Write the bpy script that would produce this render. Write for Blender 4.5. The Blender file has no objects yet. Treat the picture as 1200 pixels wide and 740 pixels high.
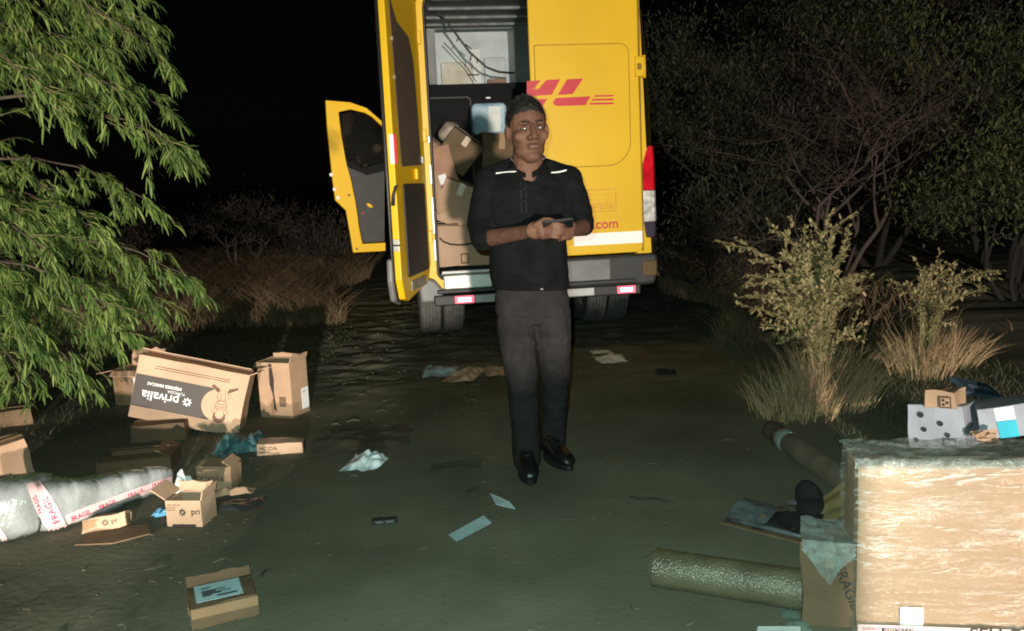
import bpy, bmesh, math, random
import numpy as np
from mathutils import Vector, Matrix, Euler, noise
from mathutils.bvhtree import BVHTree
R = math.radians
rng = random.Random(7)
sc = bpy.context.scene
col = sc.collection

# ---------------------------------------------------------------- camera
FPX, CX, CY, CAMH = 1000.0, 600.0, 370.0, 1.35       # focal length in photo pixels (1200 x 740)
PITCH, ROLL = math.atan(155.0 / FPX), R(2.5)
CAM = Vector((0, 0, CAMH))
F_ = Vector((0, math.cos(PITCH), -math.sin(PITCH)))
R0 = Vector((1, 0, 0)); U0 = R0.cross(F_)
R_ = R0 * math.cos(ROLL) - U0 * math.sin(ROLL)
U_ = R0 * math.sin(ROLL) + U0 * math.cos(ROLL)
cam_data = bpy.data.cameras.new('camera')
cam = bpy.data.objects.new('camera', cam_data); col.objects.link(cam)
cam_data.sensor_fit = 'HORIZONTAL'; cam_data.sensor_width = 36.0
cam_data.lens = 36.0 * FPX / 1200.0
cam_data.clip_start = 0.05; cam_data.clip_end = 800
m = Matrix((R_, U_, -F_)).transposed().to_4x4(); m.translation = CAM
cam.matrix_world = m
sc.camera = cam

# ---------------------------------------------------------------- world: a night sky
world = bpy.data.worlds.new('World'); sc.world = world; world.use_nodes = True
wn = world.node_tree.nodes; wl = world.node_tree.links
sky = wn.new('ShaderNodeTexSky'); sky.sky_type = 'NISHITA'; sky.sun_disc = False
sky.sun_elevation = R(8); sky.sun_rotation = R(140)
wl.new(sky.outputs[0], wn['Background'].inputs[0]); wn['Background'].inputs[1].default_value = 0.0002
sun_d = bpy.data.lights.new('moon', 'SUN'); sun_d.energy = 0.002; sun_d.angle = R(0.5); sun_d.color = (0.8, 0.88, 1.0)
sun = bpy.data.objects.new('moon', sun_d); col.objects.link(sun); sun.rotation_euler = (R(82), 0, R(140))

# ---------------------------------------------------------------- the lamps of the car behind the photographer and the phone's flash
def spot(name, loc, target, energy, color, angle, blend, radius):
    d = bpy.data.lights.new(name, 'SPOT'); d.energy = energy; d.color = color
    d.spot_size = R(angle); d.spot_blend = blend; d.shadow_soft_size = radius
    o = bpy.data.objects.new(name, d); col.objects.link(o); o.location = loc
    o.rotation_euler = (Vector(target) - Vector(loc)).to_track_quat('-Z', 'Y').to_euler()
    return o
spot('headlight', (1.05, -8.0, 1.0), (0.9, 6.0, 1.60), 8800, (1.0, 0.88, 0.74), 42, 0.5, 0.12)
spot('headlight', (-1.10, -8.0, 0.62), (-3.05, 5.0, 1.0), 7600, (1.0, 0.88, 0.74), 23, 0.55, 0.09)
spot('phone_flash', (-0.035, 0.02, 1.40), (-0.02, 3.2, 0.25), 450, (0.70, 1.0, 0.86), 96, 1.0, 0.006)

sc.view_settings.view_transform = 'Standard'; sc.view_settings.look = 'None'
sc.view_settings.gamma = 1.0; sc.view_settings.exposure = 0.0
try: sc.view_settings.use_curve_mapping = False
except Exception: pass
sc.render.engine = 'CYCLES'
sc.cycles.use_denoising = True; sc.cycles.filter_width = 1.9
sc.cycles.max_bounces = 6; sc.cycles.transparent_max_bounces = 12
sc.cycles.caustics_reflective = False; sc.cycles.caustics_refractive = False

# ---------------------------------------------------------------- pixels to places
def ray(px, py):
    return (F_ + R_ * ((px - CX) / FPX) + U_ * ((CY - py) / FPX))
def W(px, py, Y):
    d = ray(px, py); return CAM + d * (Y / d.y)
def G(px, py, z=0.0):
    d = ray(px, py); return CAM + d * ((z - CAMH) / d.z)
def on_plane(px, py, p0, n):
    d = ray(px, py); t = (p0 - CAM).dot(n) / d.dot(n); return CAM + d * t

# ---------------------------------------------------------------- materials
MATS = {}
def nodes_of(m):
    m.use_nodes = True
    return m.node_tree.nodes, m.node_tree.links, m.node_tree.nodes['Principled BSDF']
def mat(name, c, rough=0.6, metal=0.0, var=0.12, scale=8.0, bump=0.0, bscale=60.0, stretch=(1, 1, 1), coat=0.0,
        emit=None, island=0.0, c2=None, spec=0.5, detail=4.0, transl=0.0):
    if name in MATS: return MATS[name]
    m = bpy.data.materials.new(name); n, l, p = nodes_of(m)
    tc = n.new('ShaderNodeTexCoord'); mp = n.new('ShaderNodeMapping'); l.new(tc.outputs['Object'], mp.inputs[0])
    mp.inputs['Scale'].default_value = stretch
    nz = n.new('ShaderNodeTexNoise'); nz.inputs['Scale'].default_value = scale; nz.inputs['Detail'].default_value = detail
    l.new(mp.outputs[0], nz.inputs['Vector'])
    cr = n.new('ShaderNodeValToRGB'); l.new(nz.outputs[0], cr.inputs[0])
    a = [max(0, x * (1 - var * 1.6)) for x in c] if c2 is None else c2
    b = [min(1, x * (1 + var)) for x in c]
    cr.color_ramp.elements[0].position = 0.3; cr.color_ramp.elements[1].position = 0.7
    cr.color_ramp.elements[0].color = (*a, 1); cr.color_ramp.elements[1].color = (*b, 1)
    last = cr.outputs[0]
    if island:
        g = n.new('ShaderNodeNewGeometry'); hs = n.new('ShaderNodeHueSaturation')
        mr = n.new('ShaderNodeMapRange'); l.new(g.outputs['Random Per Island'], mr.inputs[0])
        mr.inputs[3].default_value = 1 - island; mr.inputs[4].default_value = 1 + island
        l.new(mr.outputs[0], hs.inputs['Value'])
        mr2 = n.new('ShaderNodeMapRange'); l.new(g.outputs['Random Per Island'], mr2.inputs[0])
        mr2.inputs[3].default_value = 0.53; mr2.inputs[4].default_value = 0.465
        l.new(mr2.outputs[0], hs.inputs['Hue']); l.new(last, hs.inputs['Color']); last = hs.outputs[0]
    l.new(last, p.inputs['Base Color'])
    p.inputs['Roughness'].default_value = rough; p.inputs['Metallic'].default_value = metal
    p.inputs['Coat Weight'].default_value = coat; p.inputs['Specular IOR Level'].default_value = spec
    if bump:
        b2 = n.new('ShaderNodeTexNoise'); b2.inputs['Scale'].default_value = bscale; b2.inputs['Detail'].default_value = 5
        l.new(mp.outputs[0], b2.inputs['Vector'])
        bp = n.new('ShaderNodeBump'); bp.inputs['Strength'].default_value = bump; bp.inputs['Distance'].default_value = 0.01
        l.new(b2.outputs[0], bp.inputs['Height']); l.new(bp.outputs[0], p.inputs['Normal'])
    if transl:
        t = n.new('ShaderNodeBsdfTranslucent'); l.new(last, t.inputs[0]); mx = n.new('ShaderNodeMixShader')
        mx.inputs[0].default_value = transl; l.new(p.outputs[0], mx.inputs[1]); l.new(t.outputs[0], mx.inputs[2])
        l.new(mx.outputs[0], n['Material Output'].inputs[0])
    if emit:
        p.inputs['Emission Color'].default_value = (*emit[:3], 1); p.inputs['Emission Strength'].default_value = emit[3]
    MATS[name] = m
    return m
def film(name, opac=0.35, tint=(0.75, 0.82, 0.82), bscale=14, stretch=(1, 1, 4), bump=0.8, rough=0.12, gloss=0.12):
    """clear plastic film: see-through with wrinkled gloss"""
    if name in MATS: return MATS[name]
    m = bpy.data.materials.new(name); n, l, p = nodes_of(m)
    tc = n.new('ShaderNodeTexCoord'); mp = n.new('ShaderNodeMapping'); l.new(tc.outputs['Object'], mp.inputs[0]); mp.inputs['Scale'].default_value = stretch
    nz = n.new('ShaderNodeTexNoise'); nz.inputs['Scale'].default_value = bscale; nz.inputs['Detail'].default_value = 8; nz.inputs['Distortion'].default_value = 1.2
    nz.inputs['Roughness'].default_value = 0.70
    l.new(mp.outputs[0], nz.inputs['Vector'])
    bp = n.new('ShaderNodeBump'); bp.inputs['Strength'].default_value = bump; bp.inputs['Distance'].default_value = 0.02
    l.new(nz.outputs[0], bp.inputs['Height'])
    p.inputs['Base Color'].default_value = (*tint, 1); p.inputs['Roughness'].default_value = rough
    p.inputs['Specular IOR Level'].default_value = 0.8
    l.new(bp.outputs[0], p.inputs['Normal'])
    t = n.new('ShaderNodeBsdfTransparent'); mx = n.new('ShaderNodeMixShader')
    gl = n.new('ShaderNodeBsdfGlossy'); gl.inputs['Roughness'].default_value = rough; l.new(bp.outputs[0], gl.inputs['Normal'])
    mx2 = n.new('ShaderNodeMixShader'); mx2.inputs[0].default_value = gloss
    mr = n.new('ShaderNodeMapRange'); l.new(nz.outputs[0], mr.inputs[0]); mr.inputs[1].default_value = 0.35; mr.inputs[2].default_value = 0.7
    mr.inputs[3].default_value = opac * 0.35; mr.inputs[4].default_value = min(1, opac * 1.7)
    l.new(mr.outputs[0], mx.inputs[0]); l.new(t.outputs[0], mx.inputs[1]); l.new(p.outputs[0], mx.inputs[2])
    nm = n.new('ShaderNodeTexNoise'); nm.inputs['Scale'].default_value = 5.0; nm.inputs['Detail'].default_value = 3; l.new(mp.outputs[0], nm.inputs['Vector'])
    mg = n.new('ShaderNodeMapRange'); l.new(nm.outputs[0], mg.inputs[0]); mg.inputs[1].default_value = 0.50; mg.inputs[2].default_value = 0.60
    mg.inputs[3].default_value = gloss * 0.12; mg.inputs[4].default_value = gloss * 1.6; l.new(mg.outputs[0], mx2.inputs[0])
    l.new(mx.outputs[0], mx2.inputs[1]); l.new(gl.outputs[0], mx2.inputs[2])
    l.new(mx2.outputs[0], n['Material Output'].inputs[0])
    MATS[name] = m
    return m

def wrinkled_film(name):
    """tight stretch film: clear between the folds, whitish and glossy along them"""
    m = bpy.data.materials.new(name); n, l, p = nodes_of(m)
    tc = n.new('ShaderNodeTexCoord'); mp = n.new('ShaderNodeMapping'); l.new(tc.outputs['Object'], mp.inputs[0]); mp.inputs['Scale'].default_value = (0.34, 1, 2.3)
    mp.inputs['Rotation'].default_value = (0, R(7), 0)
    def nz(scale, detail, dist=0.0, rough=0.6, src=None):
        k = n.new('ShaderNodeTexNoise'); k.inputs['Scale'].default_value = scale; k.inputs['Detail'].default_value = detail; k.inputs['Distortion'].default_value = dist; k.inputs['Roughness'].default_value = rough
        l.new((src or mp).outputs[0] if src is None else tc.outputs['Object'], k.inputs['Vector']); return k
    def mth(op, a, b):
        k = n.new('ShaderNodeMath'); k.operation = op
        for i, x in enumerate((a, b)):
            if isinstance(x, (int, float)): k.inputs[i].default_value = x
            else: l.new(x, k.inputs[i])
        return k.outputs[0]
    def ramp(x, a, b, c, d):
        k = n.new('ShaderNodeMapRange'); l.new(x, k.inputs[0])
        for i, v in enumerate((a, b, c, d)): k.inputs[i + 1].default_value = v
        return k.outputs[0]
    fold = nz(9, 6, 0.7, 0.66); lines = ramp(mth('ABSOLUTE', mth('SUBTRACT', fold.outputs[0], 0.5), 0), 0.0, 0.028, 1.0, 0.0)
    mask = ramp(nz(3.2, 3, 0.6).outputs[0], 0.43, 0.58, 0.05, 1.0); speck = ramp(nz(75, 4).outputs[0], 0.38, 0.62, 0.15, 1.0)
    fac = mth('MULTIPLY', mth('MULTIPLY', lines, mask), speck)  # whitish streaks painted along the folds, standing in for glints
    op = mth('ADD', mth('MULTIPLY', fac, 0.62), 0.04)
    bp = n.new('ShaderNodeBump'); bp.inputs['Strength'].default_value = 1.0; bp.inputs['Distance'].default_value = 0.012; l.new(fold.outputs[0], bp.inputs['Height'])
    p.inputs['Base Color'].default_value = (0.86, 0.86, 0.84, 1); p.inputs['Roughness'].default_value = 0.22; p.inputs['Coat Weight'].default_value = 0.4; l.new(bp.outputs[0], p.inputs['Normal'])
    t = n.new('ShaderNodeBsdfTransparent'); mx = n.new('ShaderNodeMixShader'); l.new(op, mx.inputs[0]); l.new(t.outputs[0], mx.inputs[1]); l.new(p.outputs[0], mx.inputs[2])
    gl = n.new('ShaderNodeBsdfGlossy'); gl.inputs['Roughness'].default_value = 0.2; l.new(bp.outputs[0], gl.inputs['Normal'])
    m2 = n.new('ShaderNodeMixShader'); m2.inputs[0].default_value = 0.025; l.new(mx.outputs[0], m2.inputs[1]); l.new(gl.outputs[0], m2.inputs[2]); l.new(m2.outputs[0], n['Material Output'].inputs[0])
    return m
YEL = mat('yellow_paint', (0.74, 0.455, 0.008), 0.42, var=0.05, scale=1.6, coat=0.08, spec=0.35, bump=0.03, bscale=5)
RED = mat('red_print', (0.55, 0.012, 0.03), 0.45, var=0.05)
CARD = mat('cardboard', (0.39, 0.255, 0.170), 0.82, var=0.10, scale=5, bump=0.12, bscale=40, spec=0.2)
CARD2 = mat('cardboard_pale', (0.45, 0.305, 0.215), 0.8, var=0.09, scale=4, bump=0.12, bscale=35, spec=0.2)
CARD3 = mat('cardboard_dark', (0.145, 0.097, 0.060), 0.85, var=0.14, scale=6, bump=0.15, bscale=30, spec=0.2)  # darker cardboard, with the shade on unlit cartons put into its colour
CARDIN = mat('cardboard_inside', (0.30, 0.19, 0.115), 0.9, var=0.10, scale=7, bump=0.1, spec=0.1)
TAPE = mat('packing_tape', (0.36, 0.22, 0.12), 0.25, var=0.05, spec=0.6)
PAPER = mat('white_paper', (0.74, 0.76, 0.78), 0.6, var=0.05, scale=12)
BLUEP = mat('pale_blue_paper', (0.42, 0.60, 0.66), 0.5, var=0.06, scale=12, bump=0.2, bscale=14)
INK = mat('black_ink', (0.018, 0.016, 0.016), 0.6, var=0.05)
INKG = mat('dark_print', (0.032, 0.025, 0.023), 0.55, var=0.06, scale=9)
BLACKP = mat('black_plastic', (0.022, 0.022, 0.024), 0.55, var=0.15, scale=10, bump=0.1, bscale=90)
BLACKR = mat('black_rubber', (0.014, 0.014, 0.015), 0.45, var=0.1)
GREYP = mat('grey_plastic', (0.16, 0.16, 0.165), 0.5, var=0.14, scale=7, bump=0.1, bscale=80)
STEEL = mat('bare_steel', (0.52, 0.52, 0.50), 0.38, metal=0.6, var=0.12, scale=9, bump=0.08, bscale=30)
DUST = mat('dusty_grey_metal', (0.20, 0.21, 0.215), 0.55, var=0.15, scale=6, bump=0.1, bscale=12)
DARKM = mat('dark_lining', (0.009, 0.0095, 0.011), 0.7, var=0.2, scale=5, spec=0.12)
LIGHTM = mat('pale_lining', (0.46, 0.52, 0.55), 0.5, var=0.14, scale=4, bump=0.1, bscale=9)

# ---------------------------------------------------------------- mesh helpers
class MB:
    def __init__(s): s.v = []; s.f = []; s.mi = []
    def add(s, vs, fs, mi=0):
        b = len(s.v); s.v += [tuple(v) for v in vs]; s.f += [[i + b for i in f] for f in fs]; s.mi += [mi] * len(fs); return s
    def box(s, c, d, rot=None, mi=0):
        c = Vector(c); x, y, z = d[0] / 2, d[1] / 2, d[2] / 2
        vs = [Vector(p) for p in ((-x, -y, -z), (x, -y, -z), (x, y, -z), (-x, y, -z), (-x, -y, z), (x, -y, z), (x, y, z), (-x, y, z))]
        if rot is not None: vs = [rot @ p for p in vs]
        return s.add([c + p for p in vs], [(0, 3, 2, 1), (4, 5, 6, 7), (0, 1, 5, 4), (1, 2, 6, 5), (2, 3, 7, 6), (3, 0, 4, 7)], mi)
    def prism(s, pts, off, mi=0):
        n = len(pts); off = Vector(off); a = [Vector(p) for p in pts]
        return s.add(a + [p + off for p in a], [list(range(n))[::-1], list(range(n, 2 * n))] + [(i, (i + 1) % n, n + (i + 1) % n, n + i) for i in range(n)], mi)
    def ribbon(s, A, B, off, mi=0):
        """strip between chains A and B with a thickness off"""
        n = len(A); off = Vector(off)
        vs = [Vector(p) for p in A] + [Vector(p) for p in B]; vs += [p + off for p in vs]
        fs = []
        for i in range(n - 1):
            fs += [(i, i + 1, n + i + 1, n + i), (2 * n + i, 3 * n + i, 3 * n + i + 1, 2 * n + i + 1),
                   (i, 2 * n + i, 2 * n + i + 1, i + 1), (n + i, n + i + 1, 3 * n + i + 1, 3 * n + i)]
        fs += [(0, n, 3 * n, 2 * n), (n - 1, 3 * n - 1, 4 * n - 1, 2 * n - 1)]
        return s.add(vs, fs, mi)
    def tube(s, pts, rad, n=8, mi=0, caps=True):
        pts = [Vector(p) for p in pts]; k = len(pts)
        if not isinstance(rad, (list, tuple)): rad = [rad] * k
        vs = []; ref = Vector((0.13, 0.31, 0.94))
        for i, p in enumerate(pts):
            t = (pts[min(i + 1, k - 1)] - pts[max(i - 1, 0)])
            if t.length < 1e-9: t = Vector((0, 0, 1))
            t.normalize()
            a = t.cross(ref)
            if a.length < 0.05: a = t.cross(Vector((1, 0, 0)))
            a.normalize(); b = t.cross(a)
            vs += [p + (a * math.cos(2 * math.pi * j / n) + b * math.sin(2 * math.pi * j / n)) * rad[i] for j in range(n)]
        fs = [(i * n + j, i * n + (j + 1) % n, (i + 1) * n + (j + 1) % n, (i + 1) * n + j) for i in range(k - 1) for j in range(n)]
        if caps: fs += [list(range(n))[::-1], [(k - 1) * n + j for j in range(n)]]
        return s.add(vs, fs, mi)
    def loft(s, rings, mi=0, caps=True):
        n = len(rings[0]); k = len(rings); vs = [p for r in rings for p in r]
        fs = [(i * n + j, i * n + (j + 1) % n, (i + 1) * n + (j + 1) % n, (i + 1) * n + j) for i in range(k - 1) for j in range(n)]
        if caps: fs += [list(range(n))[::-1], [(k - 1) * n + j for j in range(n)]]
        return s.add(vs, fs, mi)
    def ell(s, c, r, rot=None, nu=20, nv=12, mi=0):
        c = Vector(c); rings = []
        for i in range(1, nv):
            th = math.pi * i / nv
            rg = []
            for j in range(nu):
                p = Vector((r[0] * math.sin(th) * math.cos(2 * math.pi * j / nu), r[1] * math.sin(th) * math.sin(2 * math.pi * j / nu), -r[2] * math.cos(th)))
                rg.append(c + (rot @ p if rot is not None else p))
            rings.append(rg)
        return s.loft(rings, mi)
    def cap(s, p0, r0, p1, r1, n=14, mi=0):
        """tapered capsule"""
        p0, p1 = Vector(p0), Vector(p1); t = (p1 - p0).normalized()
        ps, rs = [], []
        for a in (80, 60, 35, 12): ps.append(p0 - t * r0 * math.sin(R(a))); rs.append(r0 * math.cos(R(a)))
        for q in (0.25, 0.5, 0.75): ps.append(p0.lerp(p1, q)); rs.append(r0 + (r1 - r0) * q)
        for a in (12, 35, 60, 80): ps.append(p1 + t * r1 * math.sin(R(a))); rs.append(r1 * math.cos(R(a)))
        return s.tube(ps, rs, n, mi)
    def xf(s, M):
        s.v = [tuple(M @ Vector(v)) for v in s.v]; return s
    def mesh(s, name, mats):
        me = bpy.data.meshes.new(name); me.from_pydata(s.v, [], s.f)
        for mm in (mats if isinstance(mats, (list, tuple)) else [mats]): me.materials.append(mm)
        me.polygons.foreach_set('material_index', s.mi); me.validate(); me.update()
        bm = bmesh.new(); bm.from_mesh(me); bmesh.ops.recalc_face_normals(bm, faces=bm.faces); bm.to_mesh(me); bm.free()
        return me
    def build(s, name, mats, parent=None, smooth=False, bevel=0.0, world=False, seg=2):
        if world and parent is not None: s.xf(parent.matrix_basis.inverted())
        o = bpy.data.objects.new(name, s.mesh(name, mats)); col.objects.link(o); o.parent = parent
        if smooth: o.data.polygons.foreach_set('use_smooth', [True] * len(o.data.polygons))
        if bevel:
            b = o.modifiers.new('bevel', 'BEVEL'); b.width = bevel; b.segments = seg; b.limit_method = 'ANGLE'; b.angle_limit = R(40)
        return o
def tag(o, label=None, cat=None, group=None, kind=None):
    for k, v in (('label', label), ('category', cat), ('group', group), ('kind', kind)):
        if v: o[k] = v
    return o
def thing(name, label, cat, loc=(0, 0, 0), rot=(0, 0, 0), group=None, M=None):
    o = bpy.data.objects.new(name, None); col.objects.link(o); o.empty_display_size = 0.1
    if M is not None: o.matrix_basis = M
    else: o.location = loc; o.rotation_euler = rot
    o.matrix_basis = o.matrix_basis.copy()
    return tag(o, label, cat, group)
def rounded(x0, x1, z0, z1, r, n=5):
    """closed outline, counter-clockwise, from lower left"""
    out = []
    rs = r if isinstance(r, (list, tuple)) else [r] * 4
    for (cx, cz, a0), rr in zip(((x0, z0, 180), (x1, z0, 270), (x1, z1, 0), (x0, z1, 90)), rs):
        sx = cx + (rr if cx == x0 else -rr); sz = cz + (rr if cz == z0 else -rr)
        for i in range(n + 1):
            a = R(a0 + 90 * i / n); out.append((sx + rr * math.cos(a), sz + rr * math.sin(a)))
    return out
def text2d(body, size, shear=0.0, offset=0.0, space=1.0, align='LEFT'):
    c = bpy.data.curves.new('lettering', 'FONT'); c.body = body; c.size = size; c.shear = shear; c.offset = offset
    c.space_character = space; c.align_x = align; c.resolution_u = 3
    o = bpy.data.objects.new('lettering', c); col.objects.link(o)
    dg = bpy.context.evaluated_depsgraph_get(); me = o.evaluated_get(dg).to_mesh()
    vs = [(v.co.x, v.co.y) for v in me.vertices]; fs = [list(p.vertices) for p in me.polygons]
    o.evaluated_get(dg).to_mesh_clear(); bpy.data.objects.remove(o); bpy.data.curves.remove(c)
    return vs, fs
def fbm(x, y, z=0.0, s=1.0, o=4):
    return noise.fractal(Vector((x * s, y * s, z)), 0.9, 2.1, o)
def bvh_of(o):
    dg = bpy.context.evaluated_depsgraph_get(); e = o.evaluated_get(dg); me = e.to_mesh()
    M = o.parent.matrix_basis @ o.matrix_basis if o.parent else o.matrix_basis
    t = BVHTree.FromPolygons([M @ v.co for v in me.vertices], [list(p.vertices) for p in me.polygons]); e.to_mesh_clear(); return t
def remeshed(mb, voxel, smooth=6, factor=0.5):
    """union of closed pieces as one continuous surface -> (verts, faces)"""
    me = mb.mesh('remesh', []); o = bpy.data.objects.new('remesh', me); col.objects.link(o)
    r = o.modifiers.new('r', 'REMESH'); r.mode = 'VOXEL'; r.voxel_size = voxel
    s = o.modifiers.new('s', 'SMOOTH'); s.iterations = smooth; s.factor = factor
    dg = bpy.context.evaluated_depsgraph_get(); e = o.evaluated_get(dg).to_mesh()
    vs = [v.co.copy() for v in e.vertices]; fs = [list(p.vertices) for p in e.polygons]
    o.evaluated_get(dg).to_mesh_clear(); bpy.data.objects.remove(o); bpy.data.meshes.remove(me)
    return vs, fs

# ---------------------------------------------------------------- ground
def gh(x, y):
    h = 0.010 * fbm(x, y, 3.1, 0.55, 3) + 0.0035 * fbm(x, y, 9.2, 2.2, 3)
    far = max(0.0, min(1.0, (y - 5.0) / 1.5)) * math.exp(-((x + 0.35) / 2.6) ** 2)
    h += far * (0.019 * fbm(x * 0.9, y * 1.3, 1.7, 3.9, 4) + 0.005 * fbm(x, y, 2.9, 15.0, 3))
    side = max(0.0, abs(x + 0.3) - 2.9) / 2.0
    h += min(1.0, side) * (0.04 + 0.05 * fbm(x, y, 5.5, 0.9, 3))
    return h - 0.004
def ground():
    def axis(lo, hi, d, ext, k=1.22):
        a = list(np.arange(lo, hi + 1e-6, d)); s = d; u = hi
        while u < ext: s *= k; u += s; a.append(u)
        s = d; u = lo; pre = []
        while u > -ext: s *= k; u -= s; pre.append(u)
        return pre[::-1] + a
    xs = axis(-3.4, 3.0, 0.028, 220); ys = axis(1.6, 11.5, 0.03, 300)
    vs = [(x, y, gh(x, y) if (abs(x) < 12 and -4 < y < 30) else 0.0) for y in ys for x in xs]
    n = len(xs)
    fs = [(j * n + i, j * n + i + 1, (j + 1) * n + i + 1, (j + 1) * n + i) for j in range(len(ys) - 1) for i in range(n - 1)]
    me = bpy.data.meshes.new('ground'); me.from_pydata(vs, [], fs); me.update()
    me.polygons.foreach_set('use_smooth', [True] * len(fs))
    m = mat('dirt', (0.148, 0.142, 0.104), 0.95, var=0.22, scale=1.5, bump=0.22, bscale=34, c2=(0.108, 0.104, 0.075), spec=0.1, detail=9)
    me.materials.append(m)
    o = bpy.data.objects.new('ground', me); col.objects.link(o); tag(o, kind='structure', label='bare trampled dirt track with low clods')
ground()
def on_ground(px, py, dz=0.0):
    p = G(px, py); p.z = gh(p.x, p.y) + dz; return p
# ---------------------------------------------------------------- the van
VAN = Matrix.Translation((0.235, 7.05, 0.0)) @ Matrix.Rotation(R(8), 4, 'Z')
VI = VAN.inverted()
van = thing('delivery_van', 'tall yellow delivery van with red lettering, its rear and driver doors open', 'van', M=VAN)
def VW(px, py, y0):
    """pixel -> van-local (x, z) on the plane y = y0"""
    p = on_plane(px, py, VAN @ Vector((0, y0, 0)), (VAN.to_3x3() @ Vector((0, 1, 0)))); q = VI @ p
    return q.x, q.z
ZT = 3.02
def wz(z):
    """half width of the body at height z"""
    t = [(0.40, 0.93), (0.6, 0.985), (0.95, 1.01), (1.5, 1.0), (2.1, 0.972), (2.6, 0.940), (2.8, 0.905), (2.92, 0.84), (2.98, 0.74), (ZT, 0.55)]
    for (a, b), (c, d) in zip(t, t[1:]):
        if z <= c: return b + (d - b) * (z - a) / (c - a)
    return 0.5
ZS = [0.45, 0.6, 0.8, 1.0, 1.3, 1.7, 2.1, 2.45, 2.65, 2.8, 2.88, 2.94, 2.98, ZT]
def arch(y, dx=0.0, top=ZT, dz=0.0):
    k = (top - 0.45) / (ZT - 0.45)
    L = [Vector((-(wz(z) - dx), y, 0.45 + (z - 0.45) * k - (dz if z > 2.9 else 0))) for z in ZS]
    return L + [Vector((-p.x, y, p.z)) for p in reversed(L)]
b = MB()
secs = [arch(0.0, 0.012), arch(0.03, 0.0), arch(1.2), arch(2.6), arch(3.9), arch(4.35, 0.05, 2.75), arch(4.75, 0.09, 2.2), arch(5.05, 0.1, 1.55), arch(5.5, 0.14, 1.3), arch(5.85, 0.25, 1.05)]
b.loft(secs, caps=False)
b.add(secs[-1], [list(range(len(secs[-1])))])
b.build('body', YEL, van, smooth=True)
# inner lining
li = MB()
inn = [[Vector((p.x * 0.92, y, min(p.z, 2.90) if p.z > 0.7 else 0.62)) for p in arch(1.0)] for y in (0.10, 0.8, 1.75)]
li.loft(inn, caps=False)
li.build('cargo_lining', DUST, van)
for y in (0.35, 0.75, 1.15, 1.5):
    MB().box((0, y, 2.865), (1.5, 0.045, 0.03)).build('roof_bow', mat('grey_bow', (0.17, 0.185, 0.185), 0.45, var=0.3), van, bevel=0.012)
MB().box((0, 0.93, 0.615), (1.72, 1.66, 0.03)).build('cargo_floor', DUST, van)
# rear frame: pillars and header round the opening
OX0, OX1, OZ0, OZ1 = -0.835, 0.835, 0.60, 2.875
opening = rounded(OX0, OX1, OZ0, OZ1, [0.06, 0.06, 0.15, 0.15], 6)
def outer_for(p):
    x, z = p
    if z > OZ1 - 0.12: return (max(-1, min(1, x / 0.835)) * wz(2.93) * 0.985, 2.955)
    return (math.copysign(wz(max(0.46, z)) - 0.012, x), max(0.47, z - (0.1 if z < 0.7 else 0)))
fr = MB(); n = len(opening)
A = [Vector((x, -0.004, z)) for x, z in opening]; B = [Vector((*outer_for(p),)) for p in opening]
B = [Vector((q[0], -0.004, q[1])) for q in (outer_for(p) for p in opening)]
fr.ribbon(A + A[:1], B + B[:1], (0, 0.10, 0))
fr.build('rear_frame', YEL, van, bevel=0.012)
sl = MB(); pts = [Vector((x * 0.992, -0.014, OZ0 + (z - OZ0) * 0.998)) for x, z in opening]
sl.tube(pts + pts[:1], 0.013, 8, caps=False)
sl.build('door_seal', BLACKR, van, smooth=True)
# silver scuffed strip inside the left jamb
MB().box((-0.822, 0.05, 1.05), (0.012, 0.05, 0.9)).build('jamb_strip', STEEL, van, bevel=0.003)
# sill
MB().box((0.0, -0.012, 0.575), (1.58, 0.10, 0.115)).build('sill_plate', mat('bright_sill', (0.72, 0.74, 0.72), 0.4, metal=0.2, var=0.16, scale=11, bump=0.1, bscale=30), van, bevel=0.012)
MB().box((0.0, -0.03, 0.655), (1.60, 0.05, 0.02)).build('sill_lip', PAPER, van, bevel=0.004)
# right door, shut
DY = -0.035
rd = MB(); dout = rounded(-0.012, 0.895, 0.735, 2.90, [0.01, 0.06, 0.14, 0.01], 6)
rd.prism([(x * (1 if z < 2.2 else 1 - 0.035 * (z - 2.2)), DY, z) for x, z in dout], (0, 0.035, 0))
door = rd.build('rear_door', YEL, van, bevel=0.008)
# pressed panel with its dark seam
tl = VW(614, 54, DY); br_ = VW(739, 193, DY)
def panel(g):
    x0, x1, z0, z1 = 0.03 - g, br_[0] + g, br_[1] - g, tl[1] + g
    return rounded(x0, x1, z0, z1, [0.02, 0.19 + g, 0.07 + g, 0.02], 8)
MB().prism([(x, DY, z) for x, z in panel(0.006)], (0, -0.0015, 0)).build('panel_seam', mat('seam', (0.25, 0.14, 0.004), 0.6), door)
MB().prism([(x, DY, z) for x, z in panel(0.0)], (0, -0.005, 0)).build('door_panel', YEL, door, bevel=0.003)
MB().prism([(x, DY, z) for x, z in rounded(0.885, 0.897, 0.74, 2.84, 0.004, 2)], (0, -0.002, 0)).build('door_gap', mat('seam', (0, 0, 0)), door)
# door hinge
for hz in (VW(757, 78, -0.05)[1],):
    h = MB(); h.box((0.885, -0.045, hz), (0.075, 0.03, 0.16)); hin = h.build('door_hinge', YEL, van, bevel=0.01)
    MB().tube([(0.926, -0.040, hz - 0.09), (0.926, -0.040, hz + 0.09)], 0.015, 10).build('hinge_pin', YEL, hin, smooth=True)
    MB().box((0.880, -0.063, hz), (0.035, 0.01, 0.05)).build('hinge_plate', mat('seam', (0, 0, 0)), hin, bevel=0.003)
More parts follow.
